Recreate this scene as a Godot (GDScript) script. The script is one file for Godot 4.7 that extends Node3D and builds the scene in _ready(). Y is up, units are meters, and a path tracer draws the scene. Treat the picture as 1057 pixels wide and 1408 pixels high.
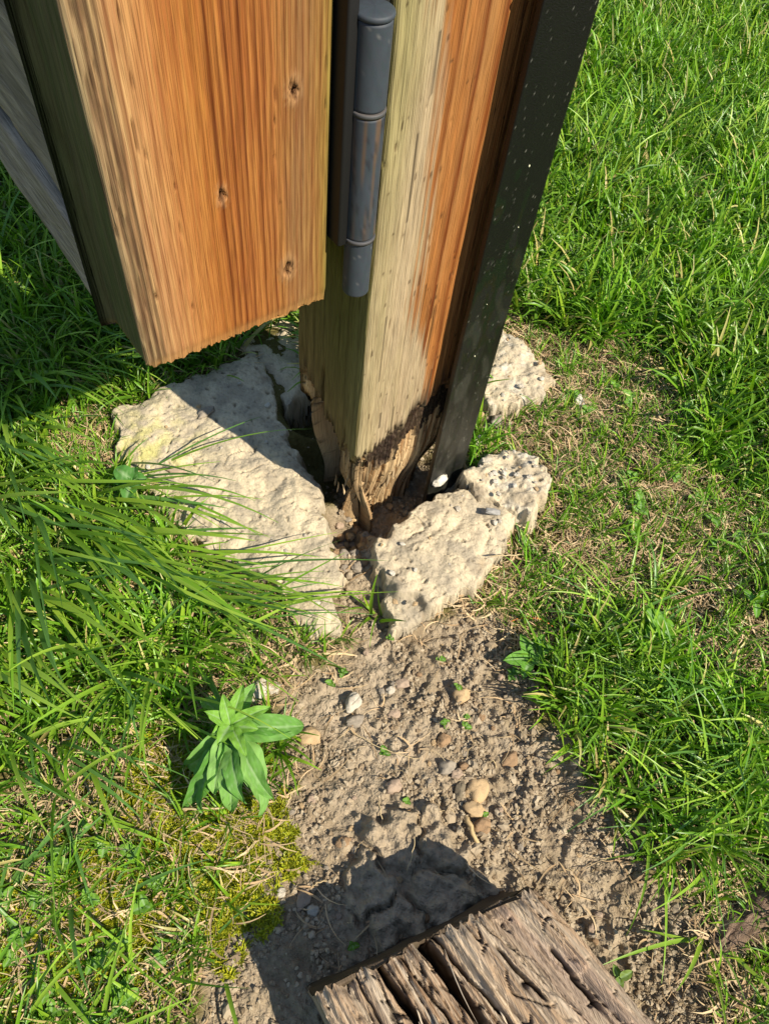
extends Node3D
# A rotted gate post between lumps of old concrete, lawn on both sides, seen from above. Metres, y up.

const EYE := 0.8                                  # height of the eye over the soil
const UX := Vector3(0.725, 0.0, -0.689)           # along the fence
const NX := Vector3(0.689, 0.0, 0.725)            # out of the fence, towards the viewer
const GROUND := -0.018                            # the soil lies a little below the tops of the concrete
const TURN := 0.75986                             # rotation that lays local x along UX and local z along NX

var rng := RandomNumberGenerator.new()
var n1 := FastNoiseLite.new()                     # broad noise
var n2 := FastNoiseLite.new()                     # fractal noise
var n3 := FastNoiseLite.new()                     # cells
var used := {}
var soil_spots: Array = []
var thin_spots: Array = []
var moss_spots: Array = []
var hole_spots: Array = []
var blocks: Array = []                            # footprints of the concrete, for keeping plants off
var leaf_mat: StandardMaterial3D
var weed_mat: StandardMaterial3D
var straw_mat: StandardMaterial3D
var fine_bump: NoiseTexture2D
var grain_bump: NoiseTexture2D
var grain_tone: NoiseTexture2D

func _ready() -> void:
	rng.seed = 7
	# ---- camera, sky, sun, exposure
	var cam := Camera3D.new()
	cam.name = "camera"
	cam.basis = Basis(Vector3(0.987544, 0.0858, -0.131887), Vector3(-0.15734, 0.538524, -0.82779), Vector3(0.0, 0.838231, 0.545316))
	cam.position = Vector3(0, EYE, 0)
	cam.fov = 67.18
	cam.near = 0.02
	cam.far = 200.0
	add_child(cam)
	cam.current = true
	var sky_mat := ProceduralSkyMaterial.new()
	sky_mat.sky_top_color = Color(0.42, 0.52, 0.66)
	sky_mat.sky_horizon_color = Color(0.78, 0.81, 0.84)
	sky_mat.sky_curve = 0.15
	sky_mat.ground_bottom_color = Color(0.2, 0.25, 0.12)
	sky_mat.ground_horizon_color = Color(0.45, 0.5, 0.4)
	var sky := Sky.new()
	sky.sky_material = sky_mat
	var env := Environment.new()
	env.background_mode = Environment.BG_SKY
	env.sky = sky
	env.background_energy_multiplier = 0.8
	env.tonemap_mode = Environment.TONE_MAPPER_LINEAR
	env.tonemap_exposure = 1.75
	env.sdfgi_enabled = true
	env.ssao_enabled = true
	env.ssil_enabled = true
	var we := WorldEnvironment.new()
	we.name = "world_environment"
	we.environment = env
	add_child(we)
	var sun := DirectionalLight3D.new()
	sun.name = "sun"
	sun.light_energy = 1.5
	sun.light_color = Color(1.0, 0.955, 0.88)
	sun.light_angular_distance = 0.5
	sun.shadow_enabled = true
	var el := deg_to_rad(45.5)
	var ray := Vector3(-0.872 * cos(el), -sin(el), -0.49 * cos(el))
	sun.look_at_from_position(Vector3.ZERO, ray, Vector3.UP)
	add_child(sun)

	setup_noise()
	setup_regions()
	# ---- the large structure
	build_ground()
	build_concrete()
	build_post()
	build_gate()
	build_side_panel()
	build_bar()
	build_hinge()
	build_timber()
	# ---- the growth and the small things
	build_stones()
	build_soil_crumbs()
	build_lawn()
	build_thatch()
	build_moss()
	build_tufts()
	build_weeds()
	build_litter()

# ------------------------------------------------------------------ helpers

func setup_noise() -> void:
	n1.seed = 3
	n1.noise_type = FastNoiseLite.TYPE_SIMPLEX_SMOOTH
	n1.fractal_type = FastNoiseLite.FRACTAL_NONE
	n1.frequency = 1.0
	n2.seed = 11
	n2.noise_type = FastNoiseLite.TYPE_SIMPLEX_SMOOTH
	n2.fractal_type = FastNoiseLite.FRACTAL_FBM
	n2.fractal_octaves = 4
	n2.frequency = 1.0
	n3.seed = 5
	n3.noise_type = FastNoiseLite.TYPE_CELLULAR
	n3.cellular_return_type = FastNoiseLite.RETURN_DISTANCE2_SUB
	n3.fractal_type = FastNoiseLite.FRACTAL_NONE
	n3.frequency = 1.0
	var fb := FastNoiseLite.new()
	fb.seed = 21
	fb.frequency = 0.035
	fb.fractal_octaves = 5
	fb.fractal_gain = 0.6
	fine_bump = NoiseTexture2D.new()
	fine_bump.width = 512
	fine_bump.height = 512
	fine_bump.seamless = true
	fine_bump.noise = fb
	var gb := FastNoiseLite.new()
	gb.seed = 22
	gb.frequency = 0.05
	gb.fractal_octaves = 4
	grain_bump = NoiseTexture2D.new()
	grain_bump.width = 512
	grain_bump.height = 512
	grain_bump.seamless = true
	grain_bump.noise = gb
	var gt := FastNoiseLite.new()
	gt.seed = 23
	gt.frequency = 0.07
	gt.fractal_octaves = 5
	gt.fractal_gain = 0.65
	var tone := Gradient.new()
	tone.offsets = PackedFloat32Array([0.0, 0.3, 0.5, 0.75, 1.0])
	tone.colors = PackedColorArray([Color(0.58, 0.55, 0.51), Color(0.84, 0.82, 0.80), Color(0.95, 0.94, 0.93), Color(1.0, 1.0, 1.0), Color(1.0, 1.0, 1.0)])
	grain_tone = NoiseTexture2D.new()
	grain_tone.width = 512
	grain_tone.height = 512
	grain_tone.seamless = true
	grain_tone.noise = gt
	grain_tone.color_ramp = tone
	leaf_mat = StandardMaterial3D.new()
	leaf_mat.resource_name = "leaf"
	leaf_mat.vertex_color_use_as_albedo = true
	leaf_mat.roughness = 0.36
	leaf_mat.metallic_specular = 0.45
	leaf_mat.backlight_enabled = true
	leaf_mat.backlight = Color(0.66, 0.8, 0.15)
	leaf_mat.cull_mode = BaseMaterial3D.CULL_DISABLED
	weed_mat = leaf_mat.duplicate()
	weed_mat.resource_name = "broad_leaf"
	weed_mat.roughness = 0.62
	weed_mat.metallic_specular = 0.3
	straw_mat = StandardMaterial3D.new()
	straw_mat.resource_name = "straw"
	straw_mat.vertex_color_use_as_albedo = true
	straw_mat.roughness = 0.8
	straw_mat.cull_mode = BaseMaterial3D.CULL_DISABLED

func px(u: float, v: float, y := GROUND) -> Vector3:      # the point of the level y that lies in that direction from the eye
	var c := Vector3(u - 528.5, v - 704.0, 1060.0)
	var d := Vector3(c.x * 0.987544 + c.y * 0.15734, c.x * 0.0858 - c.y * 0.538524 - c.z * 0.838231, -(c.x * 0.131887 - c.y * 0.82779 + c.z * 0.545316))
	return Vector3(0, EYE, 0) + d * ((y - EYE) / d.y)

func un(u: float, n: float, y := 0.0) -> Vector3:
	return UX * u + NX * n + Vector3(0, y, 0)

func lit(r: float, g: float, b: float, k := 0.56) -> Color:   # a base colour from the sRGB value it has in full sun
	var c := Color(r / 255.0, g / 255.0, b / 255.0).srgb_to_linear()
	return Color(c.r * k, c.g * k, c.b * k)

func numbered(called: String) -> String:
	if not used.has(called):
		used[called] = 0
		return called
	used[called] += 1
	return "%s_%03d" % [called, used[called]]

func tag(o: Node, label: String, category: String, group := "") -> void:
	o.set_meta("label", label)
	o.set_meta("category", category)
	if group != "":
		o.set_meta("group", group)

func thing(called: String, label: String, category: String, at := Vector3.ZERO, turn := 0.0, group := "") -> Node3D:
	var o := Node3D.new()
	o.name = numbered(called)
	o.position = at
	o.rotation.y = turn
	tag(o, label, category, group)
	add_child(o)
	return o

func part(called: String, m: Mesh, mat: Material, parent: Node) -> MeshInstance3D:
	var o := MeshInstance3D.new()
	o.name = numbered(called) if parent == self else called
	o.mesh = m
	o.material_override = mat
	parent.add_child(o, true)
	return o

func smooth(a: float, b: float, x: float) -> float:
	return smoothstep(a, b, x)

func ramp(x: float, stops: Array) -> Color:            # stops: [at, colour, at, colour ...]
	if x <= stops[0]:
		return stops[1]
	for i in range(2, stops.size(), 2):
		if x <= stops[i]:
			var c: Color = stops[i - 1]
			return c.lerp(stops[i + 1], (x - stops[i - 2]) / (stops[i] - stops[i - 2]))
	return stops[stops.size() - 1]

func mesh_of(v: PackedVector3Array, nn: PackedVector3Array, c: PackedColorArray, ix: PackedInt32Array) -> ArrayMesh:
	var a := []
	a.resize(Mesh.ARRAY_MAX)
	a[Mesh.ARRAY_VERTEX] = v
	a[Mesh.ARRAY_NORMAL] = nn
	if c.size() == v.size():
		a[Mesh.ARRAY_COLOR] = c
	a[Mesh.ARRAY_INDEX] = ix
	var m := ArrayMesh.new()
	m.add_surface_from_arrays(Mesh.PRIMITIVE_TRIANGLES, a)
	return m

# nx by ny points; the outward side is (step along i) x (step along j), or its opposite with flip. keep, if given, says which points' quads stay.
func grid(nx: int, ny: int, v: PackedVector3Array, c: PackedColorArray, flip := false, loop := false, keep := PackedByteArray()) -> ArrayMesh:
	var nn := PackedVector3Array()
	nn.resize(v.size())
	var sgn := -1.0 if flip else 1.0
	for j in ny:
		var j0 := maxi(j - 1, 0) * nx
		var j1 := mini(j + 1, ny - 1) * nx
		var row := j * nx
		for i in nx:
			var i0 := (i + nx - 1) % nx if loop else maxi(i - 1, 0)
			var i1 := (i + 1) % nx if loop else mini(i + 1, nx - 1)
			var q := (v[row + i1] - v[row + i0]).cross(v[j1 + i] - v[j0 + i])
			var l := q.length()
			nn[row + i] = q * (sgn / l) if l > 1e-14 else Vector3.UP
	var ix := PackedInt32Array()
	var wide := nx if loop else nx - 1
	for j in ny - 1:
		for i in wide:
			var a := j * nx + i
			var b := j * nx + (i + 1) % nx
			var d := a + nx
			var e := b + nx
			if keep.size() and not (keep[a] or keep[b] or keep[d] or keep[e]):
				continue
			if flip:
				ix.append_array(PackedInt32Array([a, b, e, a, e, d]))
			else:
				ix.append_array(PackedInt32Array([a, e, b, a, d, e]))
	return mesh_of(v, nn, c, ix)

func cap(loop_points: PackedVector3Array, color: Color, up: Vector3, deep := 0.0) -> ArrayMesh:   # closes a loop with rings shrunk to its middle
	var mid := Vector3.ZERO
	for p in loop_points:
		mid += p
	mid /= loop_points.size()
	var v := PackedVector3Array()
	var c := PackedColorArray()
	var n := loop_points.size()
	var rings := 7
	for k in rings:
		var t := float(k) / (rings - 1) * 0.98
		for p in loop_points:
			var q: Vector3 = p.lerp(mid, t)
			q += up * (n1.get_noise_3dv(q * 160.0) * 0.0015 - deep * t)
			v.append(q)
			var f := 0.85 + 0.3 * n1.get_noise_3dv(q * 90.0)
			c.append(Color(color.r * f, color.g * f, color.b * f))
	var g := grid(n, rings, v, c, false, true)
	var nn: PackedVector3Array = g.surface_get_arrays(0)[Mesh.ARRAY_NORMAL]
	if nn[n * 3].dot(up) < 0.0:
		g = grid(n, rings, v, c, true, true)
	return g

# a stone: a ball pressed and dented
func pebble_mesh(sd: int, flat := 0.7, rough := 0.22, nu := 14, nv := 9) -> ArrayMesh:
	var r2 := RandomNumberGenerator.new()
	r2.seed = sd
	var off := Vector3(sd * 3.17, sd * 1.3, 0.5)
	var v := PackedVector3Array()
	var c := PackedColorArray()
	var el := r2.randf_range(0.72, 0.95)
	for j in nv:
		var th := PI * j / (nv - 1)
		for i in nu:
			var ph := TAU * i / nu
			var d := Vector3(sin(th) * cos(ph), cos(th), sin(th) * sin(ph))
			var r := 1.0 + rough * n1.get_noise_3dv(d * 0.9 + off) + rough * 0.45 * n1.get_noise_3dv(d * 2.3 + off)
			v.append(d * r * Vector3(1.0, flat, el) * 0.5)
			var f := 1.0 + 0.16 * n1.get_noise_3dv(d * 4.0 + off)
			c.append(Color(f, f, f))
	return grid(nu, nv, v, c, false, true)

# a crumb: few facets, flat shaded
func clod_mesh(sd: int) -> ArrayMesh:
	var r2 := RandomNumberGenerator.new()
	r2.seed = sd
	var st := SurfaceTool.new()
	st.begin(Mesh.PRIMITIVE_TRIANGLES)
	var rings: Array = []
	for j in 5:
		var ring: Array = []
		var th := PI * j / 4.0
		for i in 6:
			var ph := TAU * (i + 0.5 * (j % 2)) / 6.0
			var d := Vector3(sin(th) * cos(ph), cos(th) * 0.8, sin(th) * sin(ph))
			ring.append(d * 0.5 * r2.randf_range(0.5, 1.3) if j > 0 and j < 4 else Vector3(0, cos(th) * 0.36, 0))
		rings.append(ring)
	st.set_smooth_group(-1)
	for j in 4:
		for i in 6:
			var a: Vector3 = rings[j][i]
			var b: Vector3 = rings[j][(i + 1) % 6]
			var d: Vector3 = rings[j + 1][i]
			var e: Vector3 = rings[j + 1][(i + 1) % 6]
			for p in [a, e, b, a, d, e]:
				st.add_vertex(p)
	st.generate_normals()
	return st.commit()

func multi(called: String, m: Mesh, mat: Material, places: Array, tints: PackedColorArray, label: String, category: String) -> void:
	var mm := MultiMesh.new()
	mm.transform_format = MultiMesh.TRANSFORM_3D
	mm.use_colors = true
	mm.mesh = m
	mm.instance_count = places.size()
	for i in places.size():
		mm.set_instance_transform(i, places[i])
		mm.set_instance_color(i, tints[i])
	var o := MultiMeshInstance3D.new()
	o.name = numbered(called)
	o.multimesh = mm
	o.material_override = mat
	o.set_meta("kind", "stuff")
	tag(o, label, category)
	add_child(o)

# ------------------------------------------------------------------ regions of the ground

func spots(list: Array) -> Array:                      # [pixel x, pixel y, radius in metres] -> [x, z, r]
	var out: Array = []
	for s in list:
		var p := px(s[0], s[1])
		out.append(Vector3(p.x, p.z, s[2]))
	return out

func setup_regions() -> void:
	soil_spots = spots([[560, 930, 0.09], [640, 900, 0.06], [490, 1000, 0.09], [600, 1060, 0.12], [450, 1090, 0.075], [700, 1130, 0.10], [560, 1180, 0.13], [420, 1240, 0.075],
		[800, 1220, 0.085], [400, 1360, 0.09], [850, 1320, 0.09], [640, 1330, 0.16], [500, 800, 0.05], [690, 950, 0.045], [740, 1060, 0.05], [900, 1370, 0.06], [560, 700, 0.10], [660, 560, 0.05], [350, 1350, 0.05]])
	thin_spots = spots([[790, 530, 0.13], [760, 650, 0.09], [860, 700, 0.11], [900, 760, 0.10], [800, 790, 0.07], [690, 840, 0.06], [740, 460, 0.09], [850, 600, 0.08], [1000, 720, 0.06], [1020, 900, 0.05],
		[250, 1180, 0.11], [130, 1150, 0.09], [300, 1260, 0.08], [120, 620, 0.05], [330, 800, 0.06], [400, 870, 0.07], [420, 930, 0.05], [180, 1330, 0.07], [60, 1280, 0.06], [330, 960, 0.05], [980, 1330, 0.06], [1030, 1390, 0.05], [1010, 1240, 0.035]])
	moss_spots = spots([[250, 1110, 0.075], [320, 1150, 0.055], [250, 1210, 0.07], [190, 1280, 0.06], [300, 1240, 0.045], [150, 1230, 0.05], [100, 1190, 0.05], [60, 1330, 0.05], [340, 1120, 0.03], [20, 1220, 0.03]])
	hole_spots = spots([[445, 640, 0.05], [520, 690, 0.045], [560, 660, 0.05], [478, 730, 0.03], [430, 570, 0.04]])
	blocks = [
		outline([[152, 560], [215, 535], [300, 500], [352, 478], [376, 520], [388, 575], [408, 615], [438, 658], [447, 700], [456, 745], [475, 788], [463, 815], [468, 868], [430, 878], [400, 850], [372, 800], [318, 775], [268, 745], [225, 705], [195, 672], [165, 645], [158, 600]], 0.004),
		outline([[508, 745], [545, 718], [590, 682], [625, 668], [668, 660], [700, 680], [722, 700], [702, 735], [690, 760], [655, 805], [600, 832], [542, 866], [530, 830], [524, 790], [512, 770]], 0.016),
		outline([[632, 652], [660, 632], [690, 612], [722, 610], [742, 625], [760, 660], [752, 690], [730, 706], [700, 695], [660, 680]], 0.028),
		outline([[672, 450], [705, 452], [742, 490], [768, 520], [745, 545], [715, 556], [680, 560], [660, 545], [640, 500]], 0.012),
		outline([[300, 470], [395, 430], [440, 480], [425, 540], [395, 560], [372, 520], [345, 490]], -0.002)]

func outline(list: Array, y: float) -> PackedVector2Array:
	var out := PackedVector2Array()
	for s in list:
		var p := px(s[0], s[1], y)
		out.append(Vector2(p.x, p.z))
	return out

func among(list: Array, x: float, z: float) -> float:  # 1 in the middle of a spot, 0 at its edge, less beyond
	var best := -9.0
	for s: Vector3 in list:
		var d := 1.0 - sqrt((x - s.x) * (x - s.x) + (z - s.y) * (z - s.y)) / s.z
		if d > best:
			best = d
	return best

func inside_by(poly: PackedVector2Array, p: Vector2) -> float:   # how far inside, in metres
	var best := 9.0
	for i in poly.size():
		best = minf(best, p.distance_squared_to(Geometry2D.get_closest_point_to_segment(p, poly[i], poly[(i + 1) % poly.size()])))
	return sqrt(best) * (1.0 if Geometry2D.is_point_in_polygon(p, poly) else -1.0)

func soil_share(x: float, z: float) -> float:
	return smooth(-0.12, 0.22, among(soil_spots, x, z) + 0.22 * n1.get_noise_2d(x * 24.0, z * 24.0))

func level(x: float, z: float) -> float:
	var soil := soil_share(x, z)
	var y := GROUND + 0.010 * n1.get_noise_2d(x * 5.0, z * 5.0) * (1.0 - 0.5 * soil) + 0.006 * (1.0 - soil)
	var lump := n2.get_noise_2d(x * 34.0, z * 34.0)
	y += soil * (0.005 * lump + 0.0022 * n1.get_noise_2d(x * 95.0 + 7.0, z * 95.0) + 0.005 * smooth(0.1, 0.5, n1.get_noise_2d(x * 52.0, z * 52.0 + 2.0)) * smooth(-0.1, 0.1, x - 0.02 + 0.1 * n1.get_noise_2d(x * 9.0, z * 9.0)))
	var far := Vector2(x, z + 0.9).length()
	if far > 2.5:
		y += (far - 2.5) * 0.01 * n1.get_noise_2d(x * 0.2, z * 0.2)
	else:
		var h := among(hole_spots, x, z)
		if h > -0.4:
			y -= 0.055 * smooth(-0.3, 0.6, h)
	return y

func mud_plate(x: float, z: float) -> float:           # the dried, cracked plate of mud beside the timber
	var p := px(558, 1205)
	var d := Vector2(x - p.x, z - p.z).length() / 0.062 + 0.25 * n1.get_noise_2d(x * 30.0, z * 30.0)
	return smooth(1.05, 0.85, d)

# ------------------------------------------------------------------ ground

func lines(from: float, to: float, step: float, out_to: float) -> PackedFloat32Array:
	var out := PackedFloat32Array()
	var a := from
	var s := step
	var low := PackedFloat32Array()
	while a > -out_to:
		s *= 1.16
		a -= s
		low.append(a)
	low.reverse()
	out.append_array(low)
	a = from
	while a < to:
		out.append(a)
		a += step
	s = step
	while a < out_to:
		out.append(a)
		s *= 1.16
		a += s
	return out

func build_ground() -> void:
	var xs := lines(-0.42, 0.56, 0.0024, 40.0)
	var zs := lines(-0.78, 0.1, 0.0024, 40.0)
	var v := PackedVector3Array()
	var c := PackedColorArray()
	var soil_c := lit(174, 159, 136, 0.84)
	var soil_d := lit(138, 122, 98, 0.82)
	var under := lit(112, 104, 62, 0.7)
	for z in zs:
		for x in xs:
			var near := x > -0.45 and x < 0.6 and z > -0.82 and z < 0.14
			var y := level(x, z)
			var so := soil_share(x, z) if near else 0.0
			var col := under
			if near:
				var t := clampf(0.5 + 0.9 * n2.get_noise_2d(x * 9.0 + 3.0, z * 9.0), 0.0, 1.0)
				var s := soil_d.lerp(soil_c, t)
				var m := mud_plate(x, z)
				if m > 0.0:
					var wx := x + 0.006 * n1.get_noise_2d(x * 50.0, z * 50.0)
					var wz := z + 0.006 * n1.get_noise_2d(x * 50.0 + 9.0, z * 50.0)
					var crack := smooth(0.11, 0.02, n3.get_noise_2d(wx * 15.0, wz * 15.0) + 1.0)
					y += m * (0.012 - 0.012 * crack)
					s = s.lerp(soil_c, 0.5 * m)
				col = under.lerp(s, so)
				var f := 1.0 + 0.22 * n1.get_noise_2d(x * 160.0, z * 160.0)
				col = Color(col.r * f, col.g * f, col.b * f)
			v.append(Vector3(x, y, z))
			c.append(col)
	var m := StandardMaterial3D.new()
	m.resource_name = "soil"
	m.vertex_color_use_as_albedo = true
	m.roughness = 0.95
	m.metallic_specular = 0.25
	m.heightmap_enabled = true
	m.heightmap_texture = fine_bump
	m.heightmap_scale = 0.35
	m.uv1_triplanar = true
	m.uv1_world_triplanar = true
	m.uv1_scale = Vector3(9, 9, 9)
	var g := part("ground", grid(xs.size(), zs.size(), v, c, true), m, self)
	g.set_meta("kind", "structure")

# ------------------------------------------------------------------ concrete

func build_concrete() -> void:
	var m := StandardMaterial3D.new()
	m.resource_name = "old_concrete"
	m.vertex_color_use_as_albedo = true
	m.roughness = 0.92
	m.metallic_specular = 0.3
	m.heightmap_enabled = true
	m.heightmap_texture = fine_bump
	m.heightmap_scale = 0.09
	m.uv1_triplanar = true
	m.uv1_scale = Vector3(14, 14, 14)
	var tops := [0.004, 0.016, 0.028, 0.012, -0.004]
	var rough := [0.0014, 0.0016, 0.005, 0.0028, 0.005]
	var labels := ["large pale concrete slab lump left of the rotted post, half in its shadow",
		"pale broken concrete lump in front of the black bar, right of the soil channel",
		"knobbly crumbling concrete lump with whitish crust at the foot of the black bar",
		"pale concrete lump behind the black bar, bordering the lawn",
		"grey shaded concrete rubble behind the post below the gate's lower end"]
	for k in blocks.size():
		var poly: PackedVector2Array = blocks[k]
		var lo := poly[0]
		var hi := poly[0]
		for p in poly:
			lo = lo.min(p)
			hi = hi.max(p)
		lo -= Vector2(0.016, 0.016)
		hi += Vector2(0.016, 0.016)
		var step := 0.0016
		var nx := int((hi.x - lo.x) / step) + 1
		var nz := int((hi.y - lo.y) / step) + 1
		var v := PackedVector3Array()
		var c := PackedColorArray()
		var keep := PackedByteArray()
		var mid := (lo + hi) * 0.5
		var base := lit(222, 206, 174, 0.7)
		var grey := lit(168, 158, 140, 0.66)
		var crust := lit(232, 222, 200, 0.7)
		var lichen := lit(205, 200, 118, 0.75)
		for j in nz:
			for i in nx:
				var x := lo.x + i * step
				var z := lo.y + j * step
				var sd := inside_by(poly, Vector2(x, z)) + 0.006 * n1.get_noise_2d(x * 38.0 + k * 9.0, z * 38.0) + 0.0012 * n1.get_noise_2d(x * 80.0, z * 80.0 + k) + 0.0007 * n1.get_noise_2d(x * 190.0, z * 190.0 + k)
				keep.append(1 if sd > -0.012 else 0)
				var e := smooth(-0.007, 0.004, sd)
				var r: float = rough[k]
				var h: float = tops[k] + r * 1.6 * n1.get_noise_2d(x * 11.0 + k * 5.0, z * 11.0) + r * n2.get_noise_2d(x * 42.0, z * 42.0 + k * 3.0)
				h += 0.004 * smooth(0.0, 0.03, sd) - 0.003
				var cell := n3.get_noise_2d(x * 75.0 + k, z * 75.0)      # pits where the mortar has crumbled
				var crumble := smooth(0.05, 0.4, n1.get_noise_2d(x * 19.0 + 31.0, z * 19.0 + k * 7.0))
				h += crumble * (0.0015 if k < 2 else 0.0032) * (cell + 0.35)
				var pit := smooth(0.7, 0.85, n1.get_noise_2d(x * 85.0 + 60.0, z * 85.0))
				h -= 0.003 * pit + 0.0016 * smooth(0.45, 0.75, n1.get_noise_2d(x * 170.0 + 5.0, z * 170.0)) + (0.0035 * smooth(0.03, 0.0, absf(n1.get_noise_2d(x * 13.0 + 3.0, z * 13.0))) * smooth(0.1, 0.4, n1.get_noise_2d(x * 8.0 + 50.0, z * 8.0)))
				h += 0.006 * absf(n1.get_noise_2d(x * 13.0 + k * 3.0, z * 13.0)) - 0.002 + 0.0022 * absf(n1.get_noise_2d(x * 37.0, z * 37.0 + k))
				if k == 1:
					# the lump breaks into a lower step along its front
					h -= 0.012 * smooth(0.004, -0.004, (Vector2(x, z) - Vector2(px(530, 800, 0.016).x, px(530, 800, 0.016).z)).dot(Vector2(0.33, -0.94)) + 0.006 * n1.get_noise_2d(x * 45.0, z * 45.0))
				var y := lerpf(-0.075, h, e)
				var side := 1.0 - absf(2.0 * e - 1.0)
				var ox := side * 0.007 * n1.get_noise_3d(x * 45.0, y * 75.0, z * 45.0)
				var oz := side * 0.007 * n1.get_noise_3d(x * 45.0 + 40.0, y * 75.0, z * 45.0)
				v.append(Vector3(x - mid.x + ox, y, z - mid.y + oz))
				var t := n2.get_noise_2d(x * 26.0 + 80.0, z * 26.0)
				var col := base.lerp(grey, clampf(0.25 + 1.3 * t, 0.0, 1.0) * 0.6)
				col = col.lerp(lit(150, 126, 96, 0.7), 0.5 * smooth(0.15, 0.55, n2.get_noise_2d(x * 17.0 + 9.0, z * 17.0 + k)) * clampf(smooth(0.03, 0.0, sd) + 0.25, 0.0, 1.0))
				col = col.lerp(grey, 0.45 * crumble)
				if k == 0:
					var li := smooth(0.12, 0.0, Vector2(x, z).distance_to(Vector2(px(190, 625, 0.004).x, px(190, 625, 0.004).z))) * clampf(0.45 + n2.get_noise_2d(x * 30.0, z * 30.0) * 1.6, 0.0, 1.0)
					col = col.lerp(lichen, 0.75 * li)
				if k == 2 or k == 3:
					col = col.lerp(crust, smooth(0.1, 0.5, t) * 0.8)
				var sp := n1.get_noise_2d(x * 260.0, z * 260.0)
				var f := 1.0 + 0.13 * sp + (-0.3 if sp > 0.55 else 0.0) + 0.1 * n2.get_noise_2d(x * 90.0, z * 90.0) - 0.3 * pit
				c.append(Color(col.r * f, col.g * f, col.b * f))
		var o := part("concrete_lump", grid(nx, nz, v, c, true, false, keep), m, self)
		o.position = Vector3(mid.x, 0, mid.y)
		tag(o, labels[k], "concrete lump")

# ------------------------------------------------------------------ wood

func wood_mat(called: String, bump := 0.12) -> StandardMaterial3D:
	var m := StandardMaterial3D.new()
	m.resource_name = called
	m.vertex_color_use_as_albedo = true
	m.roughness = 0.8
	m.metallic_specular = 0.3
	m.heightmap_enabled = true
	m.heightmap_texture = grain_bump
	m.heightmap_scale = bump
	m.albedo_texture = grain_tone
	m.uv1_triplanar = true
	m.uv1_scale = Vector3(26, 0.55, 26)
	return m

func heights(fine_from: float, fine_to: float, step: float, top: float) -> PackedFloat32Array:
	var out := PackedFloat32Array()
	var y := fine_from
	while y < fine_to:
		out.append(y)
		y += step
	while y < top:
		out.append(y)
		y += 0.04
	out.append(top)
	return out

# where the growth rings meet the face: darkness of the nearest late-wood line
func ring_lines(x: float, at: PackedFloat32Array, wide: float) -> float:
	var dark := 0.0
	for k in at.size():
		var d: float = x - at[k]
		if d < wide * 0.35 and d > -wide * 2.2:
			var t := 1.0 - d / (wide * 0.35) if d > 0.0 else 1.0 + d / (wide * 2.2)
			dark = maxf(dark, t * t * (0.55 + 0.45 * sin(k * 2.7)))
	return dark

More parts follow.
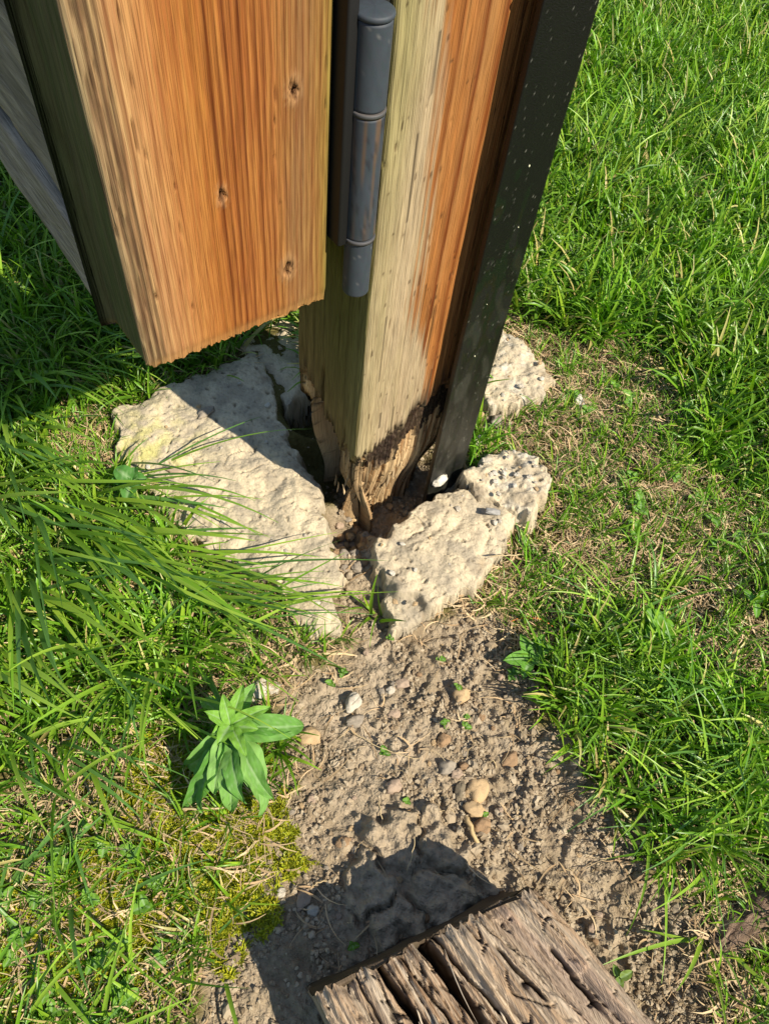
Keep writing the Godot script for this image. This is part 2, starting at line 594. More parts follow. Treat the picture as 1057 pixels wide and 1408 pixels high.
func build_post() -> void:
	# local x along the fence, z out of it; the nearest vertical edge stands at local (-half, half)
	var half := 0.0605
	var extra := 0.0165                                     # the front face is a little wider than the side
	var root := thing("gate_post", "square wooden gate post with rotted, splintered foot between the concrete lumps", "gate post", un(0.3167 + half, -0.3908 - half), TURN)
	var top := 1.15
	# round the section: the left face (x = -half) from back to front, then the front face to the right, then the far sides coarsely
	var loop := PackedVector3Array()                     # x, z and the outward angle is found from neighbours
	var rad := 0.006
	var path := PackedVector2Array()
	var step := 0.0012
	var zz := -half + rad
	while zz < half - rad:
		path.append(Vector2(-half, zz))
		zz += step
	for k in 7:
		var a := PI - k * PI / 12.0
		path.append(Vector2(-half + rad + rad * cos(a), half - rad + rad * sin(a)))
	var xx := -half + rad + step
	while xx < half - rad:
		path.append(Vector2(xx, half))
		xx += step
	for k in 5:
		var a := PI / 2 - k * PI / 8.0
		path.append(Vector2(half - rad + rad * cos(a), half - rad + rad * sin(a)))
	for k in 8:
		path.append(Vector2(half, half - rad - (k + 1) * 0.0138))
	for k in 9:
		path.append(Vector2(half - rad - k * 0.0138, -half))
	var nx := path.size()
	var ys := heights(-0.11, 0.62, 0.0021, top)
	var v := PackedVector3Array()
	var c := PackedColorArray()
	var lines_front := PackedFloat32Array([0.30, 0.36, 0.425, 0.485, 0.545, 0.60, 0.66, 0.715, 0.77, 0.83, 0.88, 0.94])
	var lines_left := PackedFloat32Array([0.05, 0.11, 0.18, 0.24, 0.31, 0.37, 0.44, 0.5, 0.57, 0.63, 0.7, 0.77, 0.83, 0.9])
	var pale := lit(222, 200, 162, 0.6)
	var greenish := lit(190, 182, 122, 0.58)
	var tan := lit(206, 160, 102)
	var orange := lit(222, 146, 76)
	var orange_d := lit(142, 70, 26)
	var moss_c := lit(150, 142, 78)
	var brown_l := lit(186, 150, 96)
	var rot_dark := lit(46, 34, 26)
	var rot_grey := lit(132, 114, 98)
	var rot_tan := lit(240, 210, 162, 0.8)
	for y in ys:
		for i in nx:
			var p := path[i]
			var on_left := p.x < -half + rad * 0.6 and p.y < half - rad * 0.3
			var on_front := p.y > half - rad * 1.0 and not on_left
			var fx := (p.x + half) / (2.0 * half)         # across the front face from the near edge
			var fz := (half - p.y) / (2.0 * half)         # across the left face from the near edge
			var s := fx if not on_left else -fz           # runs round the near edge
			var out := p.normalized()
			if on_left:
				out = Vector2(-1, 0)
			elif on_front and p.x > -half + rad and p.x < half - rad:
				out = Vector2(0, 1)
			# ---- rot: what has gone from the foot
			var fibre := n1.get_noise_2d(s * 34.0, y * 3.5)
			var fibre2 := n1.get_noise_2d(s * 95.0 + 20.0, y * 6.0)
			var edge := 0.122 + 0.055 * smooth(0.05, 0.75, s) + 0.05 * smooth(-0.3, -0.85, s) + 0.014 * n1.get_noise_1d(s * 9.0) + 0.010 * n1.get_noise_1d(s * 34.0 + 4.0)
			var gone := smooth(edge, edge - 0.014, y)
			var deep := gone * (0.010 + 0.0045 * fibre + 0.0022 * fibre2)
			# the foot tapers off, most at its left rear and far right
			deep += gone * 0.020 * smooth(0.07, -0.05, y)
			deep += 0.050 * smooth(-0.36, -0.5, s + 0.06 * fibre) * smooth(0.14, 0.105, y + 0.02 * n1.get_noise_1d(s * 30.0)) * smooth(-0.96, -0.88, s - 0.02 * fibre)
			deep += gone * 0.02 * smooth(0.7, 1.0, s) * smooth(0.09, 0.0, y)
			var cube := absf(n1.get_noise_2d(s * 9.0 + 5.0 + 0.6 * fibre2, y * 24.0 + 0.5 * fibre))            # brown rot breaks across the grain
			deep += gone * 0.003 * smooth(0.06, 0.015, cube) * smooth(-0.2, 0.2, fibre2)
			var shelf := smooth(0.12, 0.06, absf(s - 0.28) + 0.03 * fibre) * smooth(0.065, 0.08, y) * gone     # a plate of bark-dark wood left standing
			deep *= 1.0 - 0.55 * shelf
			# splits running up from the rot
			for sp in [[-0.56, 0.225, 0.012], [-0.2, 0.165, 0.006], [0.12, 0.15, 0.008], [0.33, 0.175, 0.006]]:
				var w: float = absf(s - sp[0] - 0.012 * n1.get_noise_1d(y * 30.0))
				deep += 0.014 * smooth(sp[2] * 1.6, 0.0, w) * smooth(sp[1], sp[1] - 0.06, y)
			var crust_low := edge - (0.016 + 0.042 * smooth(0.04, 0.3, s)) + 0.012 * n1.get_noise_1d(s * 22.0 + 9.0)
			var crust := gone * smooth(crust_low - 0.003, crust_low + 0.003, y) * (1.0 if not on_left else 0.5)      # the charred-looking crust under the break
			deep = lerpf(deep, 0.0045 + 0.004 * absf(n1.get_noise_2d(s * 40.0, y * 90.0)), crust)
			var q := p - out * deep
			# ---- colour
			var col: Color
			var wob := 0.02 * n1.get_noise_2d(s * 2.0, y * 3.0)
			if on_left:
				var dl := ring_lines(fz + wob, lines_left, 0.03)
				col = moss_c.lerp(brown_l, smooth(0.34, 0.06, y) * 0.8 + 0.3 * smooth(0.35, 0.8, fz))
				col = col.lerp(greenish, smooth(0.3, 0.0, fz) * 0.55)
				col = col.lerp(lit(96, 78, 44), 0.55 * dl)
			elif on_front:
				var border := 0.33 + 0.07 * n1.get_noise_1d(y * 6.0) - 0.06 * smooth(0.35, 0.6, y) + 0.30 * smooth(0.33, 0.16, y)
				var t := smooth(border - 0.07, border + 0.03, fx + 0.04 * fibre + 0.06 * n1.get_noise_2d(s * 80.0, y * 1.6))
				var dl := ring_lines(fx + wob, lines_front, 0.035)
				var weather := pale.lerp(greenish, smooth(0.24, 0.05, fx) * (0.35 + 0.5 * smooth(0.3, 0.6, y)) + 0.18 * smooth(0.2, 0.6, n1.get_noise_2d(s * 6.0, y * 4.0)))
				var warm := orange.lerp(tan, 0.35 + 0.3 * n1.get_noise_2d(s * 7.0, y * 2.0))
				warm = warm.lerp(orange_d, clampf(1.05 * dl, 0.0, 1.0))
				col = weather.lerp(lit(170, 140, 92), 0.25 * dl).lerp(warm, t)
				col = col.lerp(lit(196, 140, 80), smooth(0.22, 0.12, y) * 0.3 * t)
			else:
				col = tan
			var g := 1.0 + 0.14 * n1.get_noise_2d(s * 150.0, y * 12.0) + 0.10 * fibre2
			col = Color(col.r * g, col.g * g, col.b * g)
			# the dark band at the edge of the rot, and the fibres under it
			var band := 0.75 * smooth(edge + (0.004 + 0.03 * smooth(0.2, 0.7, s)) * (1.0 + 0.9 * fibre + 0.7 * fibre2), edge, y)
			if on_left:
				band = smooth(edge + 0.02 + 0.02 * fibre, edge - 0.004, y) * 0.6 * smooth(-0.1, -0.3, s)
			col = col.lerp(rot_dark.lerp(rot_grey, clampf(0.15 + 0.45 * fibre2, 0.0, 0.6)), clampf(band, 0.0, 0.97) * (1.0 - gone))
			var inner := rot_tan.lerp(lit(186, 142, 96, 0.7), clampf(0.3 + 0.9 * fibre, 0.0, 1.0))
			inner = inner.lerp(rot_grey, 0.8 * shelf)
			inner = inner.lerp(rot_dark, 0.6 * smooth(0.06, 0.015, cube))
			inner = inner.lerp(rot_dark, smooth(0.3, 0.8, -fibre2 - fibre * 0.4) * 0.7)
			var charred := rot_dark.lerp(rot_grey, clampf(0.04 + 0.5 * n1.get_noise_2d(s * 60.0, y * 80.0) + 0.3 * fibre2, 0.0, 0.7))
			col = col.lerp(inner.lerp(charred, clampf(crust * 1.1, 0.0, 0.96)), gone)
			if not on_left and gone < 0.5:                 # thin drying checks and specks
				var chk := smooth(0.022, 0.004, absf(n1.get_noise_2d(s * 17.0 + 3.0, y * 2.6))) * smooth(0.15, 0.45, n1.get_noise_2d(s * 9.0, y * 6.0 + 20.0))
				col = col.lerp(lit(96, 70, 44), 0.75 * chk)
				q -= out * (0.0016 * chk)
				col = col.lerp(lit(84, 60, 38), 0.8 * smooth(0.8, 0.88, n1.get_noise_2d(s * 60.0 + 30.0, y * 45.0)))
			q += out * (0.0007 * n1.get_noise_2d(s * 120.0, y * 9.0) - 0.0006 * smooth(0.1, 0.5, fibre2))
			v.append(Vector3(q.x + extra * (q.x + half) / half, y, q.y))
			c.append(col)
	var mat := wood_mat("post_wood")
	part("post_shaft", grid(nx, ys.size(), v, c, false, true), mat, root)
	var rim := PackedVector3Array()
	for i in nx:
		if i % 6 == 0:
			rim.append(v[(ys.size() - 1) * nx + i])
	part("post_top", cap(rim, tan, Vector3.UP), mat, root)
	# loose splinters of the rotted foot
	for k in 12:
		var s := rng.randf_range(-0.5, 0.75)
		var y0 := rng.randf_range(-0.01, 0.06)
		var at := Vector3(-half - 0.001, y0, half + s * 2.0 * half) if s < 0.0 else Vector3(-half + s * 2.0 * half, y0, half - 0.004)
		var inward := Vector3(1, 0, 0) if s < 0.0 else Vector3(0, 0, -1)
		at += inward * rng.randf_range(0.008, 0.02)
		var along := Vector3(rng.randf_range(-0.12, 0.12), 1, rng.randf_range(-0.12, 0.12)).normalized()
		var tint := rot_tan.lerp(rot_dark, rng.randf_range(0.0, 0.8))
		part("splinter", sliver(at, along, rng.randf_range(0.018, 0.045), rng.randf_range(0.0015, 0.004), tint), straw_mat, root)

func sliver(at: Vector3, along: Vector3, long: float, thick: float, tint: Color) -> ArrayMesh:    # a thin tapering stick with a rough end
	var a := along.cross(Vector3(0.3, 0.2, 0.9)).normalized()
	var b := along.cross(a)
	var v := PackedVector3Array()
	var c := PackedColorArray()
	for j in 6:
		var t := j / 5.0
		var r := thick * 0.5 * (1.0 - 0.85 * t * t) * (0.25 if j == 0 else 1.0)
		for i in 5:
			var ph := TAU * i / 5.0
			v.append(at + along * (long * t) + a * (r * cos(ph) * 1.5) + b * (r * sin(ph)) + a * (long * 0.08 * sin(t * 3.0)))
			c.append(tint)
	return grid(5, 6, v, c, false, true)

func build_gate() -> void:
	# stile: local x 0..0.1745 across the face, z 0 at the face
	var wide := 0.1578
	var thick := 0.058
	var low := 0.3615
	var top := 1.15
	var root := thing("wooden_gate", "orange-brown wooden gate stile hanging just above the grass, left of the hinge", "gate", un(0.1214, -0.401), TURN)
	var path := PackedVector2Array()
	var rad := 0.004
	var z := -thick + rad
	while z < -rad:
		path.append(Vector2(0, z))
		z += 0.002
	for k in 6:
		var a := PI - k * PI / 10.0
		path.append(Vector2(rad + rad * cos(a), -rad + rad * sin(a)))
	var x := rad + 0.001
	while x < wide - rad:
		path.append(Vector2(x, 0))
		x += 0.00105
	for k in 6:
		var a := PI / 2 - k * PI / 10.0
		path.append(Vector2(wide - rad + rad * cos(a), -rad + rad * sin(a)))
	for k in 9:
		path.append(Vector2(wide, -rad - (k + 1) * 0.0075))
	for k in 9:
		path.append(Vector2(wide - rad - k * 0.0205, -thick))
	var nx := path.size()
	var ys := heights(low, 0.78, 0.0024, top)
	var v := PackedVector3Array()
	var c := PackedColorArray()
	var grey := lit(206, 180, 138)
	var grey_d := lit(106, 84, 60)
	var face := [0.0, lit(196, 170, 128), 0.06, lit(224, 188, 136), 0.13, lit(236, 184, 126), 0.22, lit(238, 178, 112), 0.30, lit(226, 158, 88), 0.42, lit(214, 142, 70), 0.5, lit(216, 142, 72), 0.54, lit(224, 150, 78),
		0.66, lit(226, 154, 82), 0.76, lit(222, 162, 92), 0.84, lit(196, 150, 96), 0.92, lit(206, 158, 92), 0.97, lit(196, 164, 86), 1.0, lit(150, 144, 76)]
	var dark_line := lit(118, 56, 20)
	var at_x := PackedFloat32Array([0.045, 0.075, 0.1, 0.135, 0.175, 0.225, 0.285, 0.35, 0.42, 0.475, 0.505, 0.54, 0.565, 0.592, 0.622, 0.655, 0.682, 0.712, 0.745, 0.775, 0.8, 0.826, 0.855, 0.884, 0.91, 0.938, 0.965])
	var strength := PackedFloat32Array([0.9, 1.0, 0.7, 0.5, 0.3, 0.22, 0.15, 0.12, 0.25, 0.95, 0.5, 0.75, 0.45, 0.7, 0.5, 0.65, 0.5, 0.6, 0.5, 0.45, 0.4, 0.5, 0.4, 0.4, 0.35, 0.4, 0.35])
	var dents := [[0.812, 0.539, 0.0034], [0.464, 0.485, 0.0026], [0.768, 0.407, 0.0042]]      # old nail holes: across, up, radius
	for y in ys:
		for i in nx:
			var p := path[i]
			var fx := p.x / wide
			var front := p.y > -rad
			var col: Color
			var push := 0.0
			if front:
				var wob := 0.012 * n1.get_noise_2d(fx * 1.5, y * 2.2) + 0.003 * n1.get_noise_2d(fx * 9.0, y * 12.0)
				var w := fx + wob
				col = ramp(w, face)
				for k in at_x.size():
					var d: float = w - at_x[k]
					if d < 0.006 and d > -0.032:
						var t := 1.0 - d / 0.006 if d > 0.0 else pow(1.0 + d / 0.032, 2.0)
						var a: float = t * strength[k] * (0.85 + 0.3 * n1.get_noise_2d(k * 7.0, y * 5.0))
						col = col.lerp(grey_d if w < 0.12 else dark_line, clampf(a * 1.7, 0.0, 0.88))
						push -= 0.0005 * a * (2.2 if w < 0.12 else 1.0)
				if w < 0.14:                                  # the weathered, checked left edge
					var f := n1.get_noise_2d(w * 240.0, y * 16.0)
					col = col.lerp(grey_d, smooth(0.1, 0.6, f) * 0.7 * smooth(0.14, 0.03, w))
					push -= 0.001 * smooth(0.1, 0.6, f) * smooth(0.14, 0.05, w)
				var fine := n1.get_noise_2d(fx * 260.0, y * 18.0)
				var ring := 0.5 + 0.5 * sin((w + 0.01 * n1.get_noise_2d(fx * 4.0, y * 1.5)) * 230.0 + 3.0 * n1.get_noise_1d(w * 12.0))
				var g := 0.98 + 0.10 * fine + 0.10 * n2.get_noise_2d(fx * 6.0, y * 4.0) - 0.07 * ring * ring * smooth(0.12, 0.3, w)
				col = Color(col.r * g, col.g * g * g, col.b * g * g)
				col = col.lerp(lit(150, 118, 84), 0.35 * smooth(0.05, 0.45, n1.get_noise_2d(fx * 22.0, y * 3.5 + 8.0)) * smooth(0.74, 0.8, w) * smooth(0.93, 0.86, w))
				var chk := smooth(0.02, 0.004, absf(n1.get_noise_2d(w * 15.0 + 60.0, y * 2.2))) * smooth(0.25, 0.5, n1.get_noise_2d(w * 8.0 + 5.0, y * 5.0))
				col = col.lerp(lit(92, 52, 24), 0.8 * chk)
				push -= 0.0016 * chk
				for d in dents:
					var r := Vector2(p.x - d[0] * wide, (y - d[1]) * 0.6).length() + 0.0022 * n1.get_noise_2d(p.x * 420.0, y * 260.0)
					var t := smooth(d[2], d[2] * 0.35, r)
					push -= 0.0035 * t
					col = col.lerp(lit(74, 44, 24), t * 0.9)
					var halo := smooth(d[2] * 2.4, d[2] * 1.2, r) * (1.0 - t)
					col = col.lerp(lit(236, 196, 146), halo * 0.28)
					push += 0.0006 * halo
			else:
				var fz := -p.y / thick
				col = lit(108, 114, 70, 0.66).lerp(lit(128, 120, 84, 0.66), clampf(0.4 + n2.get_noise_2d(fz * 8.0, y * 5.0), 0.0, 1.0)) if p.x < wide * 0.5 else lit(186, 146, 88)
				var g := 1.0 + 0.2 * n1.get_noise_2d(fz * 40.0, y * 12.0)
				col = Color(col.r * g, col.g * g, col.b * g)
				push -= 0.0008 * smooth(0.2, 0.6, n1.get_noise_2d(fz * 30.0, y * 8.0))
			# saw-torn lower end: the cut slants and frays
			var end := smooth(low + 0.012, low, y)
			push -= end * (0.001 + 0.002 * absf(n1.get_noise_2d(fx * 60.0, 3.0)))
			col = col.lerp(lit(232, 180, 112), end * 0.5)
			var yy := y
			if y < low + 0.0025:
				yy = low + 0.0022 * n1.get_noise_2d(fx * 30.0, p.y * 60.0) + 0.0008 * n1.get_noise_2d(fx * 110.0, p.y * 90.0) + (0.006 * smooth(0.05, 0.0, fx) if front else 0.006)
			var out := Vector2(0, 1) if front else (Vector2(-1, 0) if p.x < wide * 0.5 else Vector2(1, 0))
			if p.y < -thick + 0.001:
				out = Vector2(0, -1)
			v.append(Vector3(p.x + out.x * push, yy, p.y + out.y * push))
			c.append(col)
	var mat := wood_mat("gate_wood", 0.08)
	part("stile", grid(nx, ys.size(), v, c, false, true), mat, root)
	var rim := PackedVector3Array()
	for i in nx:
		if i % 3 == 0:
			rim.append(v[i])
	part("stile_end", cap(rim, lit(214, 160, 96), Vector3.DOWN), mat, root)
	var rim2 := PackedVector3Array()
	for i in nx:
		if i % 6 == 0:
			rim2.append(v[(ys.size() - 1) * nx + i])
	part("stile_top", cap(rim2, lit(190, 150, 100), Vector3.UP), mat, root)

func plank(x0: float, x1: float, y0: float, y1: float, z0: float, z1: float, c0: Color, c1: Color, seed_at: float) -> ArrayMesh:   # a weathered board along z, lightly uneven
	var path := PackedVector2Array()
	var r := 0.003
	for k in 24:
		path.append(Vector2(x0, lerpf(y0 + r, y1 - r, k / 23.0)))
	for k in 5:
		path.append(Vector2(lerpf(x0 + r, x1 - r, k / 4.0), y1))
	for k in 8:
		path.append(Vector2(x1, lerpf(y1 - r, y0 + r, k / 7.0)))
	for k in 5:
		path.append(Vector2(lerpf(x1 - r, x0 + r, k / 4.0), y0))
	var v := PackedVector3Array()
	var c := PackedColorArray()
	var rows := 90
	for j in rows:
		var z := lerpf(z0, z1, j / (rows - 1.0))
		for p in path:
			var f := n1.get_noise_2d(p.y * 260.0 + seed_at, z * 9.0)
			var f2 := n1.get_noise_2d(p.y * 620.0 + seed_at, z * 20.0)
			var push := 0.0012 * f - 0.0012 * smooth(0.3, 0.7, f2)
			v.append(Vector3(p.x - push, p.y + 0.0015 * n1.get_noise_2d(z * 20.0, p.x * 40.0 + seed_at) + (z0 - z) * 0.111, z))
			var col := c0.lerp(c1, clampf(0.5 + f * 0.9, 0.0, 1.0))
			var g := 1.0 + 0.2 * f2
			c.append(Color(col.r * g, col.g * g, col.b * g))
	return grid(path.size(), rows, v, c, false, true)

func build_side_panel() -> void:
	var root := thing("fence_panel", "grey weathered boards meeting the back of the gate at its left edge", "fence panel", un(0, 0), TURN)
	var mat := wood_mat("grey_wood", 0.1)
	mat.uv1_scale = Vector3(26, 26, 0.7)
	part("board", plank(0.1185, 0.146, 0.3616, 0.432, -0.4595, -1.4, lit(170, 160, 144), lit(222, 210, 186), 3.0), mat, root)
	part("board", plank(0.1245, 0.149, 0.4355, 0.585, -0.4605, -1.4, lit(150, 142, 128), lit(206, 194, 170), 9.0), mat, root)
	part("board", plank(0.1225, 0.148, 0.5885, 0.76, -0.4598, -1.4, lit(140, 132, 118), lit(196, 184, 162), 15.0), mat, root)
	var up := BoxMesh.new()
	up.size = Vector3(0.05, 1.2, 0.06)
	var m2 := StandardMaterial3D.new()
	m2.albedo_color = lit(150, 140, 124).linear_to_srgb()
	m2.roughness = 0.9
	var b := part("upright", up, m2, root)
	b.position = Vector3(0.176, 0.58, -1.2)

# ------------------------------------------------------------------ metal

func build_bar() -> void:
	var root := thing("steel_flat_bar", "black painted steel flat bar standing against the right side of the post", "steel bar", un(0.4195, -0.3696), TURN)
	var wide := 0.0558
	var thick := 0.006
	var path := PackedVector2Array()
	for k in 4:
		path.append(Vector2(0, lerpf(-thick + 0.0006, -0.0008, k / 3.0)))
	path.append(Vector2(0.0003, -0.0003))
	for k in 58:
		path.append(Vector2(lerpf(0.0008, wide - 0.0008, k / 57.0), 0))
	path.append(Vector2(wide - 0.0003, -0.0003))
	for k in 4:
		path.append(Vector2(wide, lerpf(-0.0008, -thick + 0.0006, k / 3.0)))
	for k in 6:
		path.append(Vector2(lerpf(wide - 0.0006, 0.0006, k / 5.0), -thick))
	var ys := heights(-0.06, 0.75, 0.0016, 1.15)
	var v := PackedVector3Array()
	var c := PackedColorArray()
	for y in ys:
		for p in path:
			var wave := 0.0004 * n1.get_noise_2d(p.x * 30.0, y * 6.0)
			v.append(Vector3(p.x, y, p.y + wave + 0.00012 * n1.get_noise_2d(p.x * 400.0, y * 400.0)))
			var black := lit(34, 38, 34, 0.36)
			var dust := clampf(0.35 + 0.9 * n2.get_noise_2d(p.x * 40.0, y * 10.0), 0.0, 1.0) * smooth(0.45, -0.02, y)
			var col := black.lerp(lit(120, 118, 108, 0.6), 0.2 * dust)
			var n := n1.get_noise_2d(p.x * 760.0 + 3.0, y * 640.0)
			var near := 0.55 + 0.3 * n1.get_noise_2d(p.x * 50.0, y * 14.0)
			col = col.lerp(lit(190, 190, 176, 0.6), smooth(0.84 - 0.25 * dust * near, 0.95, n) * 0.5)
			col = col.lerp(lit(150, 148, 136, 0.6), 0.10 * smooth(0.25, 0.6, n1.get_noise_2d(p.x * 40.0 + 20.0, y * 16.0)) * smooth(0.5, 0.1, y))
			var scratch := smooth(0.012, 0.0, absf(n1.get_noise_2d(p.x * 60.0 + y * 14.0, y * 9.0 + 40.0))) * smooth(0.35, 0.6, n1.get_noise_2d(p.x * 20.0, y * 24.0))
			col = col.lerp(lit(140, 138, 130, 0.6), 0.5 * scratch)
			c.append(col)
	var m := StandardMaterial3D.new()
	m.resource_name = "black_paint"
	m.vertex_color_use_as_albedo = true
	m.roughness = 0.38
	m.metallic_specular = 0.45
	m.heightmap_enabled = true
	m.heightmap_texture = fine_bump
	m.heightmap_scale = 0.03
	m.uv1_triplanar = true
	m.uv1_scale = Vector3(30, 30, 30)
	part("flat_bar", grid(path.size(), ys.size(), v, c, false, true), m, root)
	var spot := StandardMaterial3D.new()
	spot.albedo_color = Color(0.86, 0.86, 0.72)
	spot.roughness = 0.7
	for q in [[0.028, 0.445, 0.0016], [0.035, 0.385, 0.001], [0.022, 0.235, 0.0014], [0.02, 0.305, 0.0008]]:
		var o := part("paint_fleck", pebble_mesh(40, 0.9, 0.3, 8, 5), spot, root)
		o.position = Vector3(q[0], q[1], 0.0004)
		o.scale = Vector3(q[2], q[2] * 1.6, 0.001)

func lathe(profile: Array, tone: Callable, turns := 36) -> ArrayMesh:     # profile: Vector2(radius, y)
	var v := PackedVector3Array()
	var c := PackedColorArray()
	for p: Vector2 in profile:
		for i in turns:
			var a := TAU * i / turns
			v.append(Vector3(p.x * cos(a), p.y, p.x * sin(a)))
			c.append(tone.call(a, p.y))
	return grid(turns, profile.size(), v, c, true, true)

func tube_profile(y0: float, y1: float, r: float, closed_low := true, closed_top := true) -> Array:
	var b := 0.0014
	var out: Array = []
	if closed_low:
		out.append(Vector2(0.0003, y0))
		out.append(Vector2(r * 0.7, y0))
	out.append(Vector2(r - b, y0))
	out.append(Vector2(r - b * 0.35, y0 + b * 0.3))
	out.append(Vector2(r, y0 + b))
	for k in 24:
		out.append(Vector2(r, lerpf(y0 + b * 1.4, y1 - b * 1.4, k / 23.0)))
	out.append(Vector2(r, y1 - b))
	out.append(Vector2(r - b * 0.35, y1 - b * 0.3))
	out.append(Vector2(r - b, y1))
	if closed_top:
		out.append(Vector2(r * 0.7, y1))
		out.append(Vector2(0.0003, y1))
	return out

func build_hinge() -> void:
	var root := thing("barrel_hinge", "dark grey barrel hinge between the gate and the post", "hinge", un(0.2990, -0.390), TURN)
	var m := StandardMaterial3D.new()
	m.resource_name = "hinge_paint"
	m.vertex_color_use_as_albedo = true
	m.roughness = 0.66
	m.metallic_specular = 0.5
	m.heightmap_enabled = true
	m.heightmap_texture = fine_bump
	m.heightmap_scale = 0.006
	m.uv1_triplanar = true
	m.uv1_scale = Vector3(26, 26, 26)
	var slate := lit(72, 82, 92, 0.5)
	var rust := lit(128, 100, 72, 0.5)
	var plain := func(a: float, y: float) -> Color:
		var k := 1.0 + 0.12 * n1.get_noise_3d(cos(a) * 2.0, y * 60.0, sin(a) * 2.0)
		var ch := smooth(0.78, 0.86, n1.get_noise_3d(cos(a) * 7.0, y * 160.0, sin(a) * 5.0 + 4.0))
		return Color(slate.r * k, slate.g * k, slate.b * k).lerp(lit(176, 172, 166, 0.6), 0.3 * ch)
	var worn := func(a: float, y: float) -> Color:
		var streak := smooth(0.0, 0.55, n1.get_noise_3d(cos(a) * 3.4 + 8.0, y * 9.0, sin(a) * 3.4))
		var k := 1.0 + 0.15 * n1.get_noise_3d(cos(a) * 4.0, y * 50.0, sin(a) * 4.0)
		var col := slate.lerp(rust, 0.75 * streak)
		var scab := smooth(0.35, 0.6, n1.get_noise_3d(cos(a) * 6.0, y * 70.0, sin(a) * 6.0 + 2.0))
		col = col.lerp(lit(40, 42, 46, 0.6), 0.6 * scab)
		return Color(col.r * k, col.g * k, col.b * k)
	part("lower_knuckle", lathe(tube_profile(0.3703, 0.4212, 0.0108), plain), m, root)
	part("middle_knuckle", lathe(tube_profile(0.4248, 0.5190, 0.0118), worn), m, root)
	part("upper_knuckle", lathe(tube_profile(0.5226, 0.5765, 0.0118), plain), m, root)
	var ring := func(_a: float, y: float) -> Color: return lit(132, 120, 106, 0.5).lerp(slate, 0.65 + 0.3 * n1.get_noise_1d(y * 900.0))
	for y in [0.4212, 0.5190]:
		part("washer", lathe([Vector2(0.004, y), Vector2(0.0119, y), Vector2(0.0123, y + 0.0014), Vector2(0.0123, y + 0.0022), Vector2(0.0119, y + 0.0036), Vector2(0.004, y + 0.0036)], ring), m, root)
	part("cap", lathe([Vector2(0.0116, 0.5768), Vector2(0.0125, 0.5775), Vector2(0.0128, 0.5787), Vector2(0.0126, 0.5799), Vector2(0.0116, 0.5808), Vector2(0.0075, 0.5814), Vector2(0.0002, 0.5816)], plain), m, root)
	# the leaf that is let in behind the barrel, and the lug on the gate's edge
	part("leaf_plate", rounded_box(Vector3(0.005, 0.2, 0.062), 0.0012, lit(24, 25, 27, 0.5)), m, root).position = Vector3(0.0128, 0.524, -0.036)
	part("lug", rounded_box(Vector3(0.0085, 0.2, 0.03), 0.002, lit(20, 21, 23, 0.45)), m, root).position = Vector3(-0.0152, 0.518, -0.014)
	part("bolt_head", rounded_box(Vector3(0.008, 0.017, 0.017), 0.002, lit(50, 50, 52, 0.5)), m, root).position = Vector3(-0.0105, 0.575, -0.03)

func rounded_box(size: Vector3, r: float, tint: Color) -> ArrayMesh:
	var path := PackedVector2Array()
	for q in [[1, 1, 0], [-1, 1, 1], [-1, -1, 2], [1, -1, 3]]:
		for k in 4:
			var a: float = (q[2] + k / 3.0) * PI / 2
			path.append(Vector2(q[0] * (size.x / 2 - r) + r * cos(a), q[1] * (size.z / 2 - r) + r * sin(a)))
	var v := PackedVector3Array()
	var c := PackedColorArray()
	var rows := [[-0.5, 0.02], [-0.5, 1.0 - r * 2 / size.x], [-0.5 + r / size.y, 1.0], [0.0, 1.0], [0.5 - r / size.y, 1.0], [0.5, 1.0 - r * 2 / size.x], [0.5, 0.02]]
	for w in rows:
		for p in path:
			v.append(Vector3(p.x * w[1], w[0] * size.y, p.y * w[1]))
			c.append(tint)
	return grid(path.size(), rows.size(), v, c, true, true)

# ------------------------------------------------------------------ the timber at the bottom of the picture

